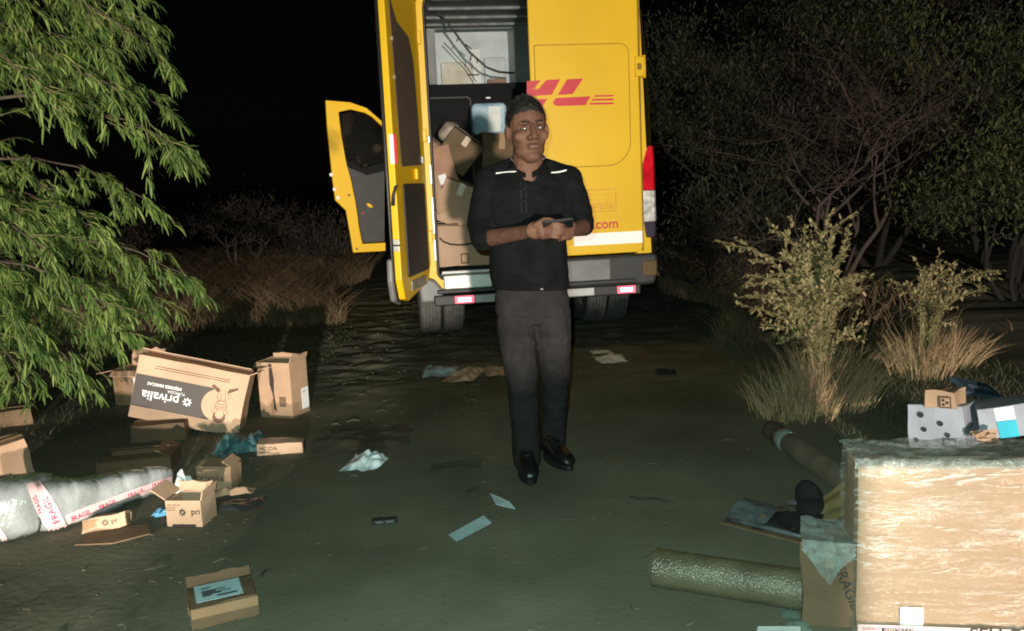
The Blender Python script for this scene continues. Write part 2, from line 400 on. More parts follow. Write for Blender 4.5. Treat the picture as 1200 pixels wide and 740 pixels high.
# lettering on the door, measured on the photograph and laid on the door's own plane
def plate(name, polys, y, m_, parent, th=0.0025):
    q = MB()
    for pl in polys: q.prism([(*((VW(px, py, y)[0]),), y, VW(px, py, y)[1]) for px, py in pl], (0, -th, 0))
    return q.build(name, m_, parent)
zz = lambda L, ox=560, oy=0, s=3.7: [(ox + x / s, oy + y / s) for x, y in L]
PY = DY - 0.005
logo_h = [zz([(212, 353), (273, 349), (240, 388), (262, 387), (297, 348), (357, 344), (321, 412), (212, 419)]), zz([(219, 433), (301, 429), (280, 462), (240, 464)])]
logo_l = [zz([(387, 345), (456, 341), (411, 409), (345, 413)]), zz([(338, 426), (489, 418), (467, 457), (352, 461), (332, 458), (325, 446)])]
plate('letter_h', logo_h, PY, RED, door); plate('letter_l', logo_l, PY, RED, door)
for y0, y1, xa in ((414, 421, 502), (430, 438, 492), (447, 455, 483)):
    plate('logo_stripe', [zz([(xa + 4, y0), (588, y0 - 2), (588, y1 - 2), (xa, y1)])], PY, RED, door)
def lay(body, size, px_end, py_base, y, m_, parent, name, offset=0.0, align='RIGHT', th=0.002, sx=1.0):
    vs, fs = text2d(body, size, offset=offset, align=align); x, z = VW(px_end, py_base, y)
    return MB().add([(x + a * sx, y - th, z + b) for a, b in vs], fs).build(name, m_, parent)
lay('dhl.com', 0.112, 725, 267, DY, RED, door, 'web_address', 0.002)
lay('RASTREO SATELITAL', 0.066, 720.5, 244.5, DY, mat('orange_print', (0.60, 0.22, 0.02), 0.5), door, 'sticker_line', 0.0006, sx=0.66)
lay('VEHICULO CON', 0.045, 718, 230, DY, mat('pale_orange_print', (0.68, 0.36, 0.02), 0.5), door, 'sticker_line', 0, sx=0.9)
lay('SISTEMA DE', 0.042, 714, 237, DY, mat('pale_orange_print', (0, 0, 0)), door, 'sticker_line', 0, sx=0.9)
a0 = VW(672, 223.5, DY); a1 = VW(722.5, 247.5, DY)
st = MB(); ro = rounded(a0[0], a1[0], a1[1], a0[1], 0.006, 2); ri = rounded(a0[0] + .006, a1[0] - .006, a1[1] + .006, a0[1] - .006, 0.004, 2)
st.ribbon([(x, DY, z) for x, z in ro + ro[:1]], [(x, DY, z) for x, z in ri + ri[:1]], (0, -0.002, 0)); st.build('sticker_border', mat('orange_print', (0, 0, 0)), door)
# reflective strip along the foot of the door
s0 = VW(676, 277, DY); s1 = VW(751, 290, DY)
MB().box(((0.30 + 0.885) / 2, DY - 0.003, 0.862), (0.585, 0.004, 0.098)).build('reflective_strip', mat('reflective_white', (0.97, 0.97, 0.96), 0.3, var=0.01, spec=0.8), door)
# tail lights
for sx in (1, -1):
    tlr = MB(); zs = np.linspace(0.86, 1.60, 8)
    def prof(z0, z1, name, m_, parent, d=0.0):
        q = MB(); rings = []
        for z in np.linspace(z0, z1, 6):
            xo = wz(z) + 0.006 - d; xi = 0.905 + 0.045 * max(0, (z - 1.45)) / 0.15 * (1 if z > 1.45 else 0) + 0.02 * max(0, (1.0 - z)) / 0.14 + d
            rings.append([Vector((sx * xi, 0.0, z)), Vector((sx * xi, -0.028 + d, z)), Vector((sx * (xo - 0.02), -0.028 + d, z)), Vector((sx * xo, -0.005, z)), Vector((sx * xo, 0.16, z))])
        q.loft(rings); return q.build(name, m_, parent, bevel=0.004)
    tl_ = prof(0.85, 1.61, 'tail_light', mat('lamp_bezel', (0.05, 0.012, 0.012), 0.3, spec=0.6), van, 0.004)
    prof(1.245, 1.60, 'red_lens', mat('red_lens', (0.62, 0.01, 0.025), 0.12, var=0.2, scale=14, coat=0.7), tl_, -0.002)
    prof(0.985, 1.24, 'clear_lens', mat('clear_lens', (0.62, 0.60, 0.60), 0.12, var=0.3, scale=25, coat=0.7, bump=0.3, bscale=60), tl_, -0.002)
    prof(0.86, 0.98, 'dark_lens', mat('dark_lens', (0.05, 0.045, 0.07), 0.12, coat=0.7), tl_, -0.002)
# bumper
bp_ = MB()
def slab(q, pts, y0, y1): q.prism([(x, y0, z) for x, z in pts], (0, y1 - y0, 0))
slab(bp_, [(0.12, 0.46), (0.98, 0.46), (1.015, 0.60), (1.0, 0.722), (0.12, 0.722)], -0.075, 0.05)
bump = bp_.build('bumper', BLACKP, van, bevel=0.03, seg=3)
MB().box((0.36, -0.079, 0.61), (0.46, 0.010, 0.17)).build('bumper_lit_pad', GREYP, bump, bevel=0.006)  # grey pad paints the headlit stretch of the bumper, the rest stays black
q = MB(); slab(q, [(-0.985, 0.42), (-0.80, 0.42), (-0.80, 0.52), (-0.86, 0.60), (-1.0, 0.66)], -0.075, 0.05); q.build('bumper_corner', GREYP, bump, bevel=0.02)
MB().box((-0.02, -0.055, 0.505), (1.66, 0.09, 0.035)).build('bumper_step', BLACKP, bump, bevel=0.01)
MB().box((-0.02, -0.085, 0.435), (1.72, 0.06, 0.085)).build('bumper_bar', BLACKP, bump, bevel=0.012)
for x0, x1 in ((-0.55, -0.33), (-0.20, -0.08), (0.18, 0.44)):
    MB().box(((x0 + x1) / 2, -0.117, 0.437), (x1 - x0, 0.006, 0.062)).build('step_pad', mat('pale_pad', (0.42, 0.42, 0.42), 0.5, var=0.2), bump, bevel=0.003)
for x in (-0.635, 0.545 + 0.17):  # bumper reflectors; emission stands in for the light they throw back
    rf = MB().box((x, -0.118, 0.437), (0.155, 0.010, 0.06)).build('glowing_reflector', mat('reflector_lens', (0.8, 0.05, 0.08), 0.2, emit=(1.0, 0.16, 0.22, 1.5)), bump, bevel=0.006)
    MB().box((x, -0.1245, 0.437), (0.105, 0.004, 0.034)).build('reflector_core', mat('reflector_glow', (0.9, 0.6, 0.6), 0.2, emit=(1.0, 0.72, 0.76, 2.6)), rf, bevel=0.002)
MB().box((0.93, -0.08, 0.60), (0.12, 0.01, 0.12)).build('corner_patch', mat('dull_amber', (0.09, 0.05, 0.012), 0.4), bump, bevel=0.004)
# wheels
def wheel(x, y, w=0.19, rad=0.345):
    prof = [(0.20, -w * .42), (0.29, -w * .5), (rad - .03, -w * .5), (rad - .008, -w * .42)]
    k = 5; tw = w * .8
    for i in range(k):
        a = -tw / 2 + tw * i / k; bb = a + tw / k
        prof += [(rad, a + .004), (rad, bb - .006), (rad - .012, bb - .005), (rad - .012, bb + .001)]
    prof += [(rad - .008, w * .42), (rad - .03, w * .5), (0.29, w * .5), (0.20, w * .42)]
    q = MB(); ns = 40
    q.loft([[Vector((x + b_, y + a_ * math.cos(2 * math.pi * i / ns), rad + a_ * math.sin(2 * math.pi * i / ns))) for a_, b_ in prof] for i in range(ns + 1)], caps=False)
    t = q.build('wheel', mat('tyre', (0.11, 0.105, 0.10), 0.9, var=0.2, scale=20, bump=0.2), van)
    MB().tube([(x - w * .3, y, rad), (x + w * .3, y, rad)], 0.205, 24).build('rim', DUST, t)
    MB().tube([(x - w * .45, y, rad), (x + w * .45, y, rad)], 0.06, 12).build('hub', BLACKP, t)
for x in (-0.875, -0.665, 0.665, 0.875): wheel(x, 1.0)
for x in (-0.86, 0.86): wheel(x, 4.75, 0.22)
MB().box((0, 2.6, 0.48), (1.6, 4.2, 0.08)).build('underbody', DARKM, van)
MB().tube([(-0.8, 1.0, 0.36), (0.8, 1.0, 0.36)], 0.06, 10).build('axle', DARKM, van)
# bulkhead with its lit shelf recess over a black partition
BY = 1.74
zb = VW(560, 98, BY)[1]; xl = VW(511, 70, BY)[0]; xr = VW(604, 70, BY)[0]; zt_ = VW(560, 34, BY)[1]
MB().box((0, BY + 0.03, (0.62 + zb) / 2), (1.84, 0.05, zb - 0.62)).build('partition', DARKM, van, bevel=0.006)
bh = MB()
bh.ribbon([(x, BY, z) for x, z in [(-0.9, zb), (-0.9, 2.95), (0.9, 2.95), (0.9, zb)]], [(x, BY, z) for x, z in [(xl, zb), (xl, zt_), (xr, zt_), (xr, zb)]], (0, 0.04, 0))
bh.build('bulkhead_frame', DUST, van, bevel=0.008)
rc = MB(); x0, x1 = xl, xr
rc.box(((x0 + x1) / 2, BY + 0.46, 2.6), (x1 - x0 + .1, 0.03, 0.8)); rec = rc.build('shelf_recess', LIGHTM, van)
MB().box((x0 - 0.005, BY + 0.25, 2.6), (0.02, 0.42, 0.7)).build('recess_side', LIGHTM, rec)
MB().box((x1 + 0.005, BY + 0.25, 2.6), (0.02, 0.42, 0.7)).build('recess_side', LIGHTM, rec)
MB().box(((x0 + x1) / 2, BY + 0.25, zb - 0.012), (x1 - x0, 0.42, 0.02)).build('recess_shelf', LIGHTM, rec)
wd = x1 - x0
MB().box((x0 + wd * .30, BY + 0.40, zb + 0.13), (wd * .42, 0.07, 0.26)).build('recess_panel', mat('cream_panel', (0.50, 0.52, 0.50), 0.6, var=0.16, scale=7, c2=(0.45, 0.40, 0.30)), rec, bevel=0.01)
MB().box((x0 + wd * .80, BY + 0.40, zb + 0.15), (wd * .28, 0.07, 0.30)).build('recess_panel', LIGHTM, rec, bevel=0.01)
MB().box((x0 + wd * .55, BY + 0.42, zb + 0.20), (wd * .16, 0.03, 0.40)).build('recess_panel', mat('white_panel', (0.66, 0.69, 0.70), 0.5, var=0.1), rec, bevel=0.01)
MB().box((x0 + wd * .50, BY + 0.33, zb + 0.125), (wd * .15, 0.02, 0.012)).build('recess_latch', BLACKP, rec)
MB().box((x0 + wd * .80, BY + 0.30, zb + 0.04), (wd * .24, 0.1, 0.06)).build('recess_block', mat('reddish_board', (0.25, 0.14, 0.10), 0.7), rec)
MB().box((x0 + wd * .5, BY + 0.02, zt_ + 0.028), (wd * .9, 0.03, 0.02)).build('recess_lip', mat('white_panel', (0, 0, 0)), van)
px_, pz_ = VW(572, 115, BY)
MB().box((px_, BY, pz_), (0.05, 0.03, 0.018)).build('partition_latch', STEEL, van, bevel=0.004)
px_, pz_ = VW(502, 123, BY)
MB().box((px_, BY, pz_), (0.025, 0.03, 0.10)).build('partition_latch', STEEL, van, bevel=0.004)
q = MB(); pr = rounded(VW(505, 200, BY)[0], VW(556, 200, BY)[0], 1.2, VW(530, 114, BY)[1], 0.04); pi_ = [((x - px_) * .95 + px_ + .01, (z - 1.8) * .97 + 1.8) for x, z in pr]
q.ribbon([(x, BY, z) for x, z in pr + pr[:1]], [(x, BY, z) for x, z in pi_ + pi_[:1]], (0, -0.008, 0)); q.build('partition_ridge', BLACKP, van)
# hanging cable with ties
cab = []
for px, py in ((503, 9), (511, 13), (519, 20), (530, 34), (540, 48), (550, 61), (560, 70), (570, 79), (584, 84.5), (603, 86)):
    x, z = VW(px, py, 0.9); cab.append(Vector((x, 0.9, z)))
cb = MB().tube(cab, 0.010, 7).build('hanging_cable', BLACKR, van, smooth=True)
for px, py, dx, dy in ((537, 45, -2, 4), (545, 52, 7, 6), (552, 65, -1, 7), (559, 70, 0, 4)):
    x, z = VW(px, py, 0.9); x2, z2 = VW(px + dx, py + dy, 0.9)
    MB().tube([(x, 0.9, z), (x2, 0.885, z2)], 0.006, 5).build('cable_tie', BLACKR, cb)
c2_ = [VW(px, py, 1.6) for px, py in ((520, 50), (535, 66), (548, 80), (558, 96))]
MB().tube([(x, 1.6, z) for x, z in c2_], 0.005, 6).build('thin_wire', mat('brown_wire', (0.12, 0.07, 0.05), 0.6), van, smooth=True)
# left rear door, swung open towards us
HX = -0.885
def door_m(ang, hx, hy): return Matrix.Translation((hx, hy, 0)) @ Matrix.Rotation(R(-ang), 4, 'Z')
DM = door_m(107, HX, -0.03)               # local u = +x from hinge, inner face = +y
dl = MB(); W_ = 0.86
out = [(0.0, 0.74), (0.10, 0.60), (0.70, 0.53), (0.80, 0.555), (0.86, 0.70), (0.86, 2.88), (0.80, 2.93), (0.06, 2.88), (0.0, 2.78)]
dl.prism([(u, -0.055, z) for u, z in out], (0, 0.055, 0)); ld = dl.xf(DM).build('rear_door', YEL, van, bevel=0.010)
ld['label'] = 'rear door standing open with dark trim cards on its inner face'
def dpart(name, q, m_, **k): return q.xf(DM).build(name, m_, ld, **k)
q = MB(); q.prism([(u, 0.0, z) for u, z in [(0.14, 1.52), (0.70, 1.50), (0.73, 2.10), (0.76, 2.68), (0.60, 2.52), (0.30, 2.46), (0.20, 2.3), (0.16, 1.9)]], (0, 0.006, 0)); dpart('trim_card', q, mat('brown_card', (0.085, 0.062, 0.05), 0.7, var=0.1), bevel=0.004)
q = MB(); q.prism([(u, 0.0, z) for u, z in rounded(0.10, 0.70, 0.70, 1.38, 0.03, 3)], (0, 0.012, 0)); dpart('trim_card', q, BLACKP, bevel=0.006)
q = MB(); q.box((0.42, 0.006, 0.63), (0.42, 0.012, 0.075)); dpart('lower_plate', q, mat('dirty_plate', (0.30, 0.27, 0.22), 0.6, var=0.3, scale=20), bevel=0.004)
q = MB(); q.box((0.30, 0.012, 1.45), (0.10, 0.03, 0.09)); dpart('rubber_stop', q, YEL, bevel=0.02)
q = MB(); q.box((0.86 + 0.003, -0.012, 1.62), (0.006, 0.030, 0.20)); dpart('reflector_tape', q, mat('reflective_white', (0, 0, 0)))
q = MB(); q.box((0.86 + 0.003, 0.014, 1.62), (0.005, 0.022, 0.20)); dpart('red_tape', q, RED)
q = MB(); q.tube([(0.868, -0.028, 1.23), (0.872, -0.02, 1.30), (0.872, 0.0, 1.36), (0.868, 0.012, 1.37)], [0.014, 0.014, 0.011, 0.008], 8); dpart('latch_handle', q, BLACKP, smooth=True)
q = MB(); q.box((0.864, -0.024, 0.95), (0.008, 0.045, 0.085)); lt = dpart('latch_plate', q, STEEL, bevel=0.003)
MB().box((0.869, -0.020, 0.95), (0.008, 0.05, 0.012)).xf(DM).build('latch_slot', BLACKR, lt)
for zc in (2.38, 2.12):
    q = MB(); q.tube([(0.74, 0.0, zc), (0.74, 0.012, zc)], 0.014, 10); dpart('chrome_button', q, mat('chrome', (0.85, 0.85, 0.82), 0.2, metal=0.7))
q = MB(); q.box((0.12, 0.01, 1.56), (0.03, 0.02, 0.05)); dpart('chrome_button', q, mat('chrome', (0, 0, 0)))
sl = MB(); so = [(0.0, 0.62)] + [(u, z) for u, z in out[2:8]]
sl.tube([(u + (0.004 if u > .8 else 0), -0.058, z) for u, z in so[1:]], 0.014, 8); dpart('door_gasket', sl, BLACKR, smooth=True)
q = MB(); q.prism([(u, -0.056, z) for u, z in [(0.70, 0.50), (0.86, 0.545), (0.90, 0.70), (0.885, 0.86), (0.70, 0.80)]], (0, -0.045, 0)); dpart('bumper_cap', q, GREYP, bevel=0.02)
# steel edge of the left pillar, seen between door and opening
for z, hgt in ((1.72, 0.06), (1.45, 0.16), (1.12, 0.30), (0.84, 0.18)):
    MB().box((-0.845, -0.012, z), (0.02, 0.016, hgt)).build('pillar_steel', STEEL, van, bevel=0.006)
for hz in (0.95, 1.75, 2.5):
    MB().box((-0.885, -0.025, hz), (0.05, 0.04, 0.10)).build('door_hinge', YEL, van, bevel=0.008)
# driver's door, open; its outline measured on the door's own plane
FH = Vector((-0.99, 4.0, 0)); FD = Vector((-math.sin(R(78)), -math.cos(R(78)), 0)); FN = Vector((-FD.y, FD.x, 0))
wFH = VAN @ FH; wFN = VAN.to_3x3() @ FN
def fd(L): return [VI @ on_plane(px, py, wFH, wFN) for px, py in L]
off = FN * (-0.06 if (VAN.to_3x3() @ FN).y < 0 else 0.06)
q = MB()
O = fd([(452, 146), (436, 132), (429.5, 126.5), (410.5, 120), (381.6, 117.6), (383.5, 151), (387.6, 190), (390, 213), (393, 235), (405.5, 247), (410, 272), (414, 296.5), (452, 294.5)])
I = fd([(452, 152), (436, 137), (428, 132.5), (411, 128.5), (397, 131.5), (400, 157), (405.5, 188), (412, 213), (416.5, 235), (419, 250), (421, 266), (425, 286), (452, 284.5)])
q.ribbon(O, I, off); fdo = q.build('driver_door', YEL, van, bevel=0.01)
fdo['label'] = 'open driver door with black inner trim and empty window frame'
q = MB(); q.prism(fd([(406.5, 195), (412.5, 214), (417, 236), (420, 252), (422, 268), (425.5, 285.2), (451, 283.7), (451, 200), (430, 205)]), off * 0.8); q.build('trim_card', BLACKP, fdo, bevel=0.006)
q = MB(); q.prism(fd([(405, 186), (406.5, 195), (430, 206), (451, 201), (451, 190), (425, 197)]), off * 0.6); q.build('window_ledge', DARKM, fdo, bevel=0.004)
q = MB(); q.prism(fd([(399, 134), (411, 130.5), (428, 134), (436, 138.5), (451, 153), (451, 189), (425, 196), (406, 187), (401, 158)]), off * 0.1)
gl = film('dark_glass', 0.25, (0.01, 0.012, 0.012), 1, (1, 1, 1), 0.0, 0.03); 
q.build('window_pane', gl, fdo)
for px, py, r_, m_ in ((409, 229, 0.014, BLACKP), (425, 250, 0.012, mat('red_lens', (0, 0, 0))), (418, 292, 0.012, BLACKP)):
    p = fd([(px, py)])[0]; MB().tube([p, p - off.normalized() * 0.012], r_, 10).build('door_button', m_, fdo)
p = fd([(433, 241)])[0]; MB().ell(p - off.normalized() * 0.01, (0.045, 0.015, 0.022), Matrix.Rotation(R(35), 3, 'Y')).build('pull_handle', YEL, fdo, smooth=True)
for px, py in ((388, 205), (392, 222), (396, 232)):
    p = fd([(px, py)])[0]; MB().tube([p, p - off.normalized() * 0.006], 0.022, 10).build('door_plug', STEEL, fdo)
# ---------------------------------------------------------------- the man with the phone
feet = G(635, 556); man = thing('person', 'man in black polo shirt and grey trousers standing behind the van with a phone', 'person', loc=(feet.x, feet.y, gh(feet.x, feet.y)))
SKIN = mat('skin', (0.135, 0.062, 0.041), 0.68, spec=0.3, var=0.2, scale=22, bump=0.08, bscale=160)
SHIRT = mat('black_cloth', (0.0050, 0.0055, 0.0064), 0.9, spec=0.15, var=0.25, scale=14, bump=0.35, bscale=190)
TROUS = mat('grey_cloth', (0.026, 0.0225, 0.0235), 0.95, spec=0.1, var=0.16, scale=11, bump=0.3, bscale=170)
HAIR = mat('dark_hair', (0.010, 0.008, 0.007), 0.5, var=0.3, scale=60, bump=0.6, bscale=220)
P = W
gz = gh(feet.x, feet.y)
def ringat(py, xl, xr, Y, d, n=26, tilt=0.0, pw=2.3):
    a, b_ = P(xl, py, Y), P(xr, py, Y); c = (a + b_) / 2; ex = (b_ - a) / 2; out = []
    for j in range(n):
        t = 2 * math.pi * j / n; cx, sy = math.cos(t), math.sin(t)
        cx = math.copysign(abs(cx) ** (2 / pw), cx); sy = math.copysign(abs(sy) ** (2 / pw), sy)
        out.append(c + ex * cx + Vector((0, d, tilt * sy)) * sy)
    return out
HC = P(618, 153, 3.97)
HM = Matrix.Translation(HC) @ Matrix.Rotation(R(13), 4, 'Z') @ Matrix.Rotation(R(-2), 4, 'Y') @ Matrix.Diagonal((1.16, 1.08, 1.06, 1))
body = MB()
hd = MB()
hd.ell((0, .016, .035), (.076, .097, .094)); hd.ell((0, -.012, -.03), (.068, .080, .088)); hd.ell((0, -.046, -.112), (.036, .038, .028))
hd.ell((0, -.008, -.082), (.061, .066, .050))
hd.cap((0, -.090, .014), .009, (0, -.112, -.030), .0145)
for s in (-1, 1):
    hd.ell((s * .015, -.097, -.036), (.011, .013, .010)); hd.ell((s * .031, -.080, .026), (.026, .013, .009))
    hd.ell((s * .079, .014, -.006), (.011, .022, .034)); hd.ell((s * .040, -.058, -.028), (.030, .022, .026))
hd.ell((0, -.090, -.067), (.026, .011, .0065)); hd.ell((0, -.088, -.079), (.022, .011, .0075))
hd.cap((0, .018, -.07), .058, (0, .035, -.20), .068)
hd.xf(HM); body.add(hd.v, hd.f)
# core of trunk and legs
body.loft([ringat(204, 590, 645, 4.04, .06), ringat(216, 575, 664, 4.04, .08), ringat(245, 580, 660, 4.04, .095), ringat(300, 584, 658, 4.05, .095), ringat(340, 588, 658, 4.06, .08), ringat(366, 596, 654, 4.065, .06)])
KL = [P(606, 380, 4.05), P(613, 455, 3.935), P(617, 540, 3.93)]; KR = [P(650, 380, 4.07), P(651, 448, 4.11), P(648, 524, 4.175)]
for K in (KL, KR):
    body.cap(K[0], .060, K[1], .038); body.cap(K[1], .038, K[2], .030)
    body.cap(K[2], .036, K[2] + Vector((0.0, -.015, -.05)), .032)
# arms
SL, EL, WL = P(572, 214, 4.04), P(562, 281, 4.0), P(622, 271, 3.66)
SR, ER, WR = P(667, 212, 4.04), P(685, 266, 3.98), P(667, 270, 3.68)
for S_, E_, V_ in ((SL, EL, WL), (SR, ER, WR)):
    body.cap(S_, .055, E_, .043); body.cap(E_, .044, V_, .029)
def finger(pts, r): 
    for a, b_, ra, rb in zip(pts, pts[1:], r, r[1:]): body.cap(a, ra, b_, rb, 10)
# his right hand (image left): palm, four fingers round the phone, thumb on top
body.ell((WL + P(636, 269, 3.625)) / 2, (.050, .026, .040), Matrix.Rotation(R(-6), 3, 'Y')); body.ell(P(637, 270, 3.625), (.034, .022, .042))
for i, (ty, ln) in enumerate(((261, 0.9), (266.5, 1.0), (272, 0.95), (277, 0.75))):
    finger([P(638, ty + 1, 3.615), P(638 + 11 * ln, ty, 3.585), P(638 + 19 * ln, ty + 1.5, 3.585), P(638 + 25 * ln, ty + 3, 3.60)], [.0105, .0098, .0088, .0075])
finger([P(628, 264, 3.62), P(638, 257.5, 3.605), P(646, 258, 3.59), P(651, 260, 3.585)], [.014, .012, .0105, .0085])
# his left hand (image right)
body.ell(P(666, 271, 3.665), (.030, .030, .042)); 
for i, (ty, ln) in enumerate(((263, 0.9), (268, 1.0), (273, 0.95), (277.5, 0.8))):
    finger([P(668, ty, 3.65), P(668 - 7 * ln, ty + 1, 3.62), P(668 - 12 * ln, ty + 3, 3.61), P(668 - 16 * ln, ty + 4.5, 3.618)], [.0105, .0098, .0088, .0075])
finger([P(672, 265, 3.66), P(668, 259, 3.635), P(662, 258.5, 3.615)], [.0135, .0115, .009])
vs, fs = remeshed(body, 0.0042, 7, 0.5)
HI = HM.inverted()
for v in vs:                                       # eye hollows and the mouth line
    q = HI @ v
    if q.z > -.16 and abs(q.x) < .1 and q.y < 0:
        for s in (-1, 1):
            g = math.exp(-(((q.x - s * .031) / .017) ** 2 + ((q.z - .004) / .011) ** 2)); q.y += .011 * g
        q.y += .004 * math.exp(-((q.x / .026) ** 2 + ((q.z + .0725) / .003) ** 2))
        v[:] = HM @ q
MB().add(vs, fs).build('body', SKIN, man, smooth=True, world=True)
for s in (-1, 1):
    e = MB().ell((s * .031, -.0655, .003), (.0135, .0135, .0085), nu=16, nv=10).xf(HM).build('eye', mat('eye_white', (0.09, 0.07, 0.06), 0.25, coat=0.6), man, smooth=True, world=True)
    MB().ell((s * .031 + .002, -.0772, .003), (.0062, .0026, .0062), nu=12, nv=8).xf(HM).build('iris', mat('iris', (0.02, 0.012, 0.008), 0.1, coat=1.0), e, smooth=True, world=True).matrix_basis = Matrix.Identity(4)
    MB().ell((s * .031 + .002, -.0797, .004), (.0028, .0012, .0028), nu=10, nv=6).xf(HM).build('pupil_shine', mat('pupil_shine', (0.95, 0.92, 0.88), 0.3), e, smooth=True, world=True).matrix_basis = Matrix.Identity(4)  # small pale disc painted as the glint of light in the pupil
    MB().tube([(s * .012, -.098, .024), (s * .030, -.0965, .032), (s * .050, -.080, .026)], [.003, .0042, .0025], 6).xf(HM).build('eyebrow', HAIR, man, smooth=True, world=True)
for o in man.children:                             # eye parts were given world coordinates
    for c in o.children:
        for v in c.data.vertices: v.co = man.matrix_basis.inverted() @ v.co
MB().ell((0, -.0975, -.0725), (.021, .005, .0075)).xf(HM).build('lips', mat('lips', (0.13, 0.05, 0.04), 0.5), man, smooth=True, world=True)
# hair: short at the sides, brushed up on top
hq = MB(); nu, nv = 72, 40; rings = []
for i in range(nv + 1):
    th = math.pi * (0.02 + 0.74 * i / nv); rg = []
    for j in range(nu):
        a = 2 * math.pi * j / nu
        d = Vector((math.sin(th) * math.cos(a), math.sin(th) * math.sin(a), math.cos(th)))
        up = max(0, d.z); front = max(0, -d.y)
        k = 1 + 0.02 * up + 0.09 * up * up * (0.45 + 0.8 * front) + 0.07 * up * noise.noise(d * 9) + 0.025 * noise.noise(d * 26)
        rg.append(Vector((d.x * .079 * (1 - 0.0), d.y * .101 + .017, d.z * .098 + .037)) + Vector((0, 0, 0.1)) * (k - 1) + d * .1 * (k - 1) * 0.35)
    rings.append(rg)
fcs = []; vv = [p for r in rings for p in r]
def hairline(p):
    if p.y < -.045: return .078 - 0.22 * abs(p.x)
    if p.y < 0.012: return .062 - (p.y + .045) / .057 * .085
    return -.02 - (p.y - .012) * 0.75
for i in range(nv):
    for j in range(nu):
        f = (i * nu + j, i * nu + (j + 1) % nu, (i + 1) * nu + (j + 1) % nu, (i + 1) * nu + j)
        c = sum((vv[k] for k in f), Vector()) / 4
        if c.z > hairline(c): fcs.append(f)
hr_ = hq.add(vv, fcs)
sv = MB(); hr = random.Random(5)
for k in range(2600):                                # short strands, longer on top
    f = hr.choice(fcs); p = sum((vv[i] for i in f), Vector()) / 4
    if p.y < -.05 and p.z < .090: continue
    nn_ = (p - Vector((0, .017, .02))).normalized(); up = max(0, nn_.z)
    d = (nn_ + Vector((hr.uniform(-.4, .4), -.35 * up + hr.uniform(-.3, .3), .5 * up + hr.uniform(-.2, .2)))).normalized(); L = .004 + .012 * up * hr.random(); sd = d.cross(Vector((hr.uniform(-1, 1), hr.uniform(-1, 1), .3))).normalized() * .0011
    p = p + Vector((hr.uniform(-.003, .003), hr.uniform(-.003, .003), 0)); sv.add([p - sd, p + sd, p + d * L], [(0, 1, 2)])
hr_.add(sv.v, sv.f); hr_.xf(HM).build('hair', HAIR, man, smooth=True, world=True)
# clothes
def cloth(name, mb, vox, amp, m_, fn=None, sm=5):
    vs, fs = remeshed(mb, vox, sm, 0.5)
    for v in vs:
        d = amp * (noise.noise(Vector((v.x * 6 + v.z * 4, v.y * 6, v.z * 15))) + 0.8 * noise.noise(Vector((v.x * 16 + v.z * 13, v.y * 14, v.z * 30))) + 0.5 * noise.noise(Vector((v.x * 34 - v.z * 20, v.y * 30, v.z * 44))))
        v += Vector((0.35 * d, -d, 0))
    return MB().add(vs, fs).build(name, m_, man, smooth=True, world=True)
sh = MB()
sh.loft([ringat(187, 600, 637, 4.02, .066, tilt=.022), ringat(196, 596, 641, 4.025, .074, tilt=.02), ringat(203, 584, 651, 4.035, .085), ringat(210, 569, 665, 4.04, .095), ringat(222, 565, 670, 4.04, .115), ringat(245, 568, 668, 4.03, .128), ringat(285, 573, 664, 4.03, .132), ringat(318, 573, 667, 4.035, .130), ringat(338, 577, 668, 4.05, .120)])
sh.cap(P(574, 213, 4.04), .073, P(563, 262, 4.01), .066); sh.cap(P(563, 262, 4.01), .066, P(566, 281, 3.93), .056)
sh.cap(P(666, 211, 4.04), .070, P(680, 250, 4.0), .058); sh.cap(P(680, 250, 4.0), .058, P(684, 264, 3.95), .052)
sh.cap(P(602, 197, 4.055), .052, P(572, 212, 4.045), .064); sh.cap(P(632, 196, 4.055), .052, P(666, 210, 4.045), .062); sh.cap(P(608, 196, 4.07), .06, P(626, 196, 4.07), .06)
shirt = cloth('shirt', sh, 0.0075, 0.0085, SHIRT, sm=4)
tr = MB()
tr.loft([ringat(330, 583, 662, 4.055, .10), ringat(350, 579, 668, 4.06, .112), ringat(366, 580, 669, 4.06, .112), ringat(378, 590, 662, 4.06, .085)])
tr.cap(P(604, 378, 4.05), .096, P(613, 455, 3.93), .076); tr.cap(P(613, 455, 3.93), .076, P(616, 505, 3.925), .070); tr.cap(P(616, 505, 3.925), .070, P(617.5, 538, 3.93), .069)
tr.cap(P(646, 374, 4.06), .098, P(651, 448, 4.11), .073); tr.cap(P(651, 448, 4.11), .073, P(649, 490, 4.15), .064); tr.cap(P(649, 490, 4.15), .064, P(648, 521, 4.15), .064)
cloth('trousers', tr, 0.0075, 0.0095, TROUS, sm=4)
# collar, cuffs, shoulder piping, belt buckle
rg_ = ringat(187.5, 599.5, 637.5, 4.02, .068, 40, .022)
fold = []
for side in (-1, 1):                                # two collar leaves folded down to a V
    A_, B_ = [], []
    for i in range(16):
        a = R(-90 + side * (8 + 165 * i / 15)); dr = Vector((math.cos(a), math.sin(a), 0)); c0 = P(618.5, 187, 4.02); f_ = max(0, -dr.y)
        A_.append(c0 + Vector((dr.x * .078, dr.y * .070, .004 + .022 * dr.y))); B_.append(c0 + Vector((dr.x * (.094 + .012 * f_), dr.y * .092, -.040 - .030 * f_ ** 3 + .016 * dr.y)))
    MB().ribbon(A_, B_, (0, 0, .004)).build('collar', SHIRT, man, smooth=True, world=True)
    MB().tube([p + Vector((0, 0, .003)) for p in A_], .0045, 6).build('collar_edge', mat('grey_trim', (0.13, 0.13, 0.125), 0.8), man, smooth=True, world=True)
sb = bvh_of(shirt)
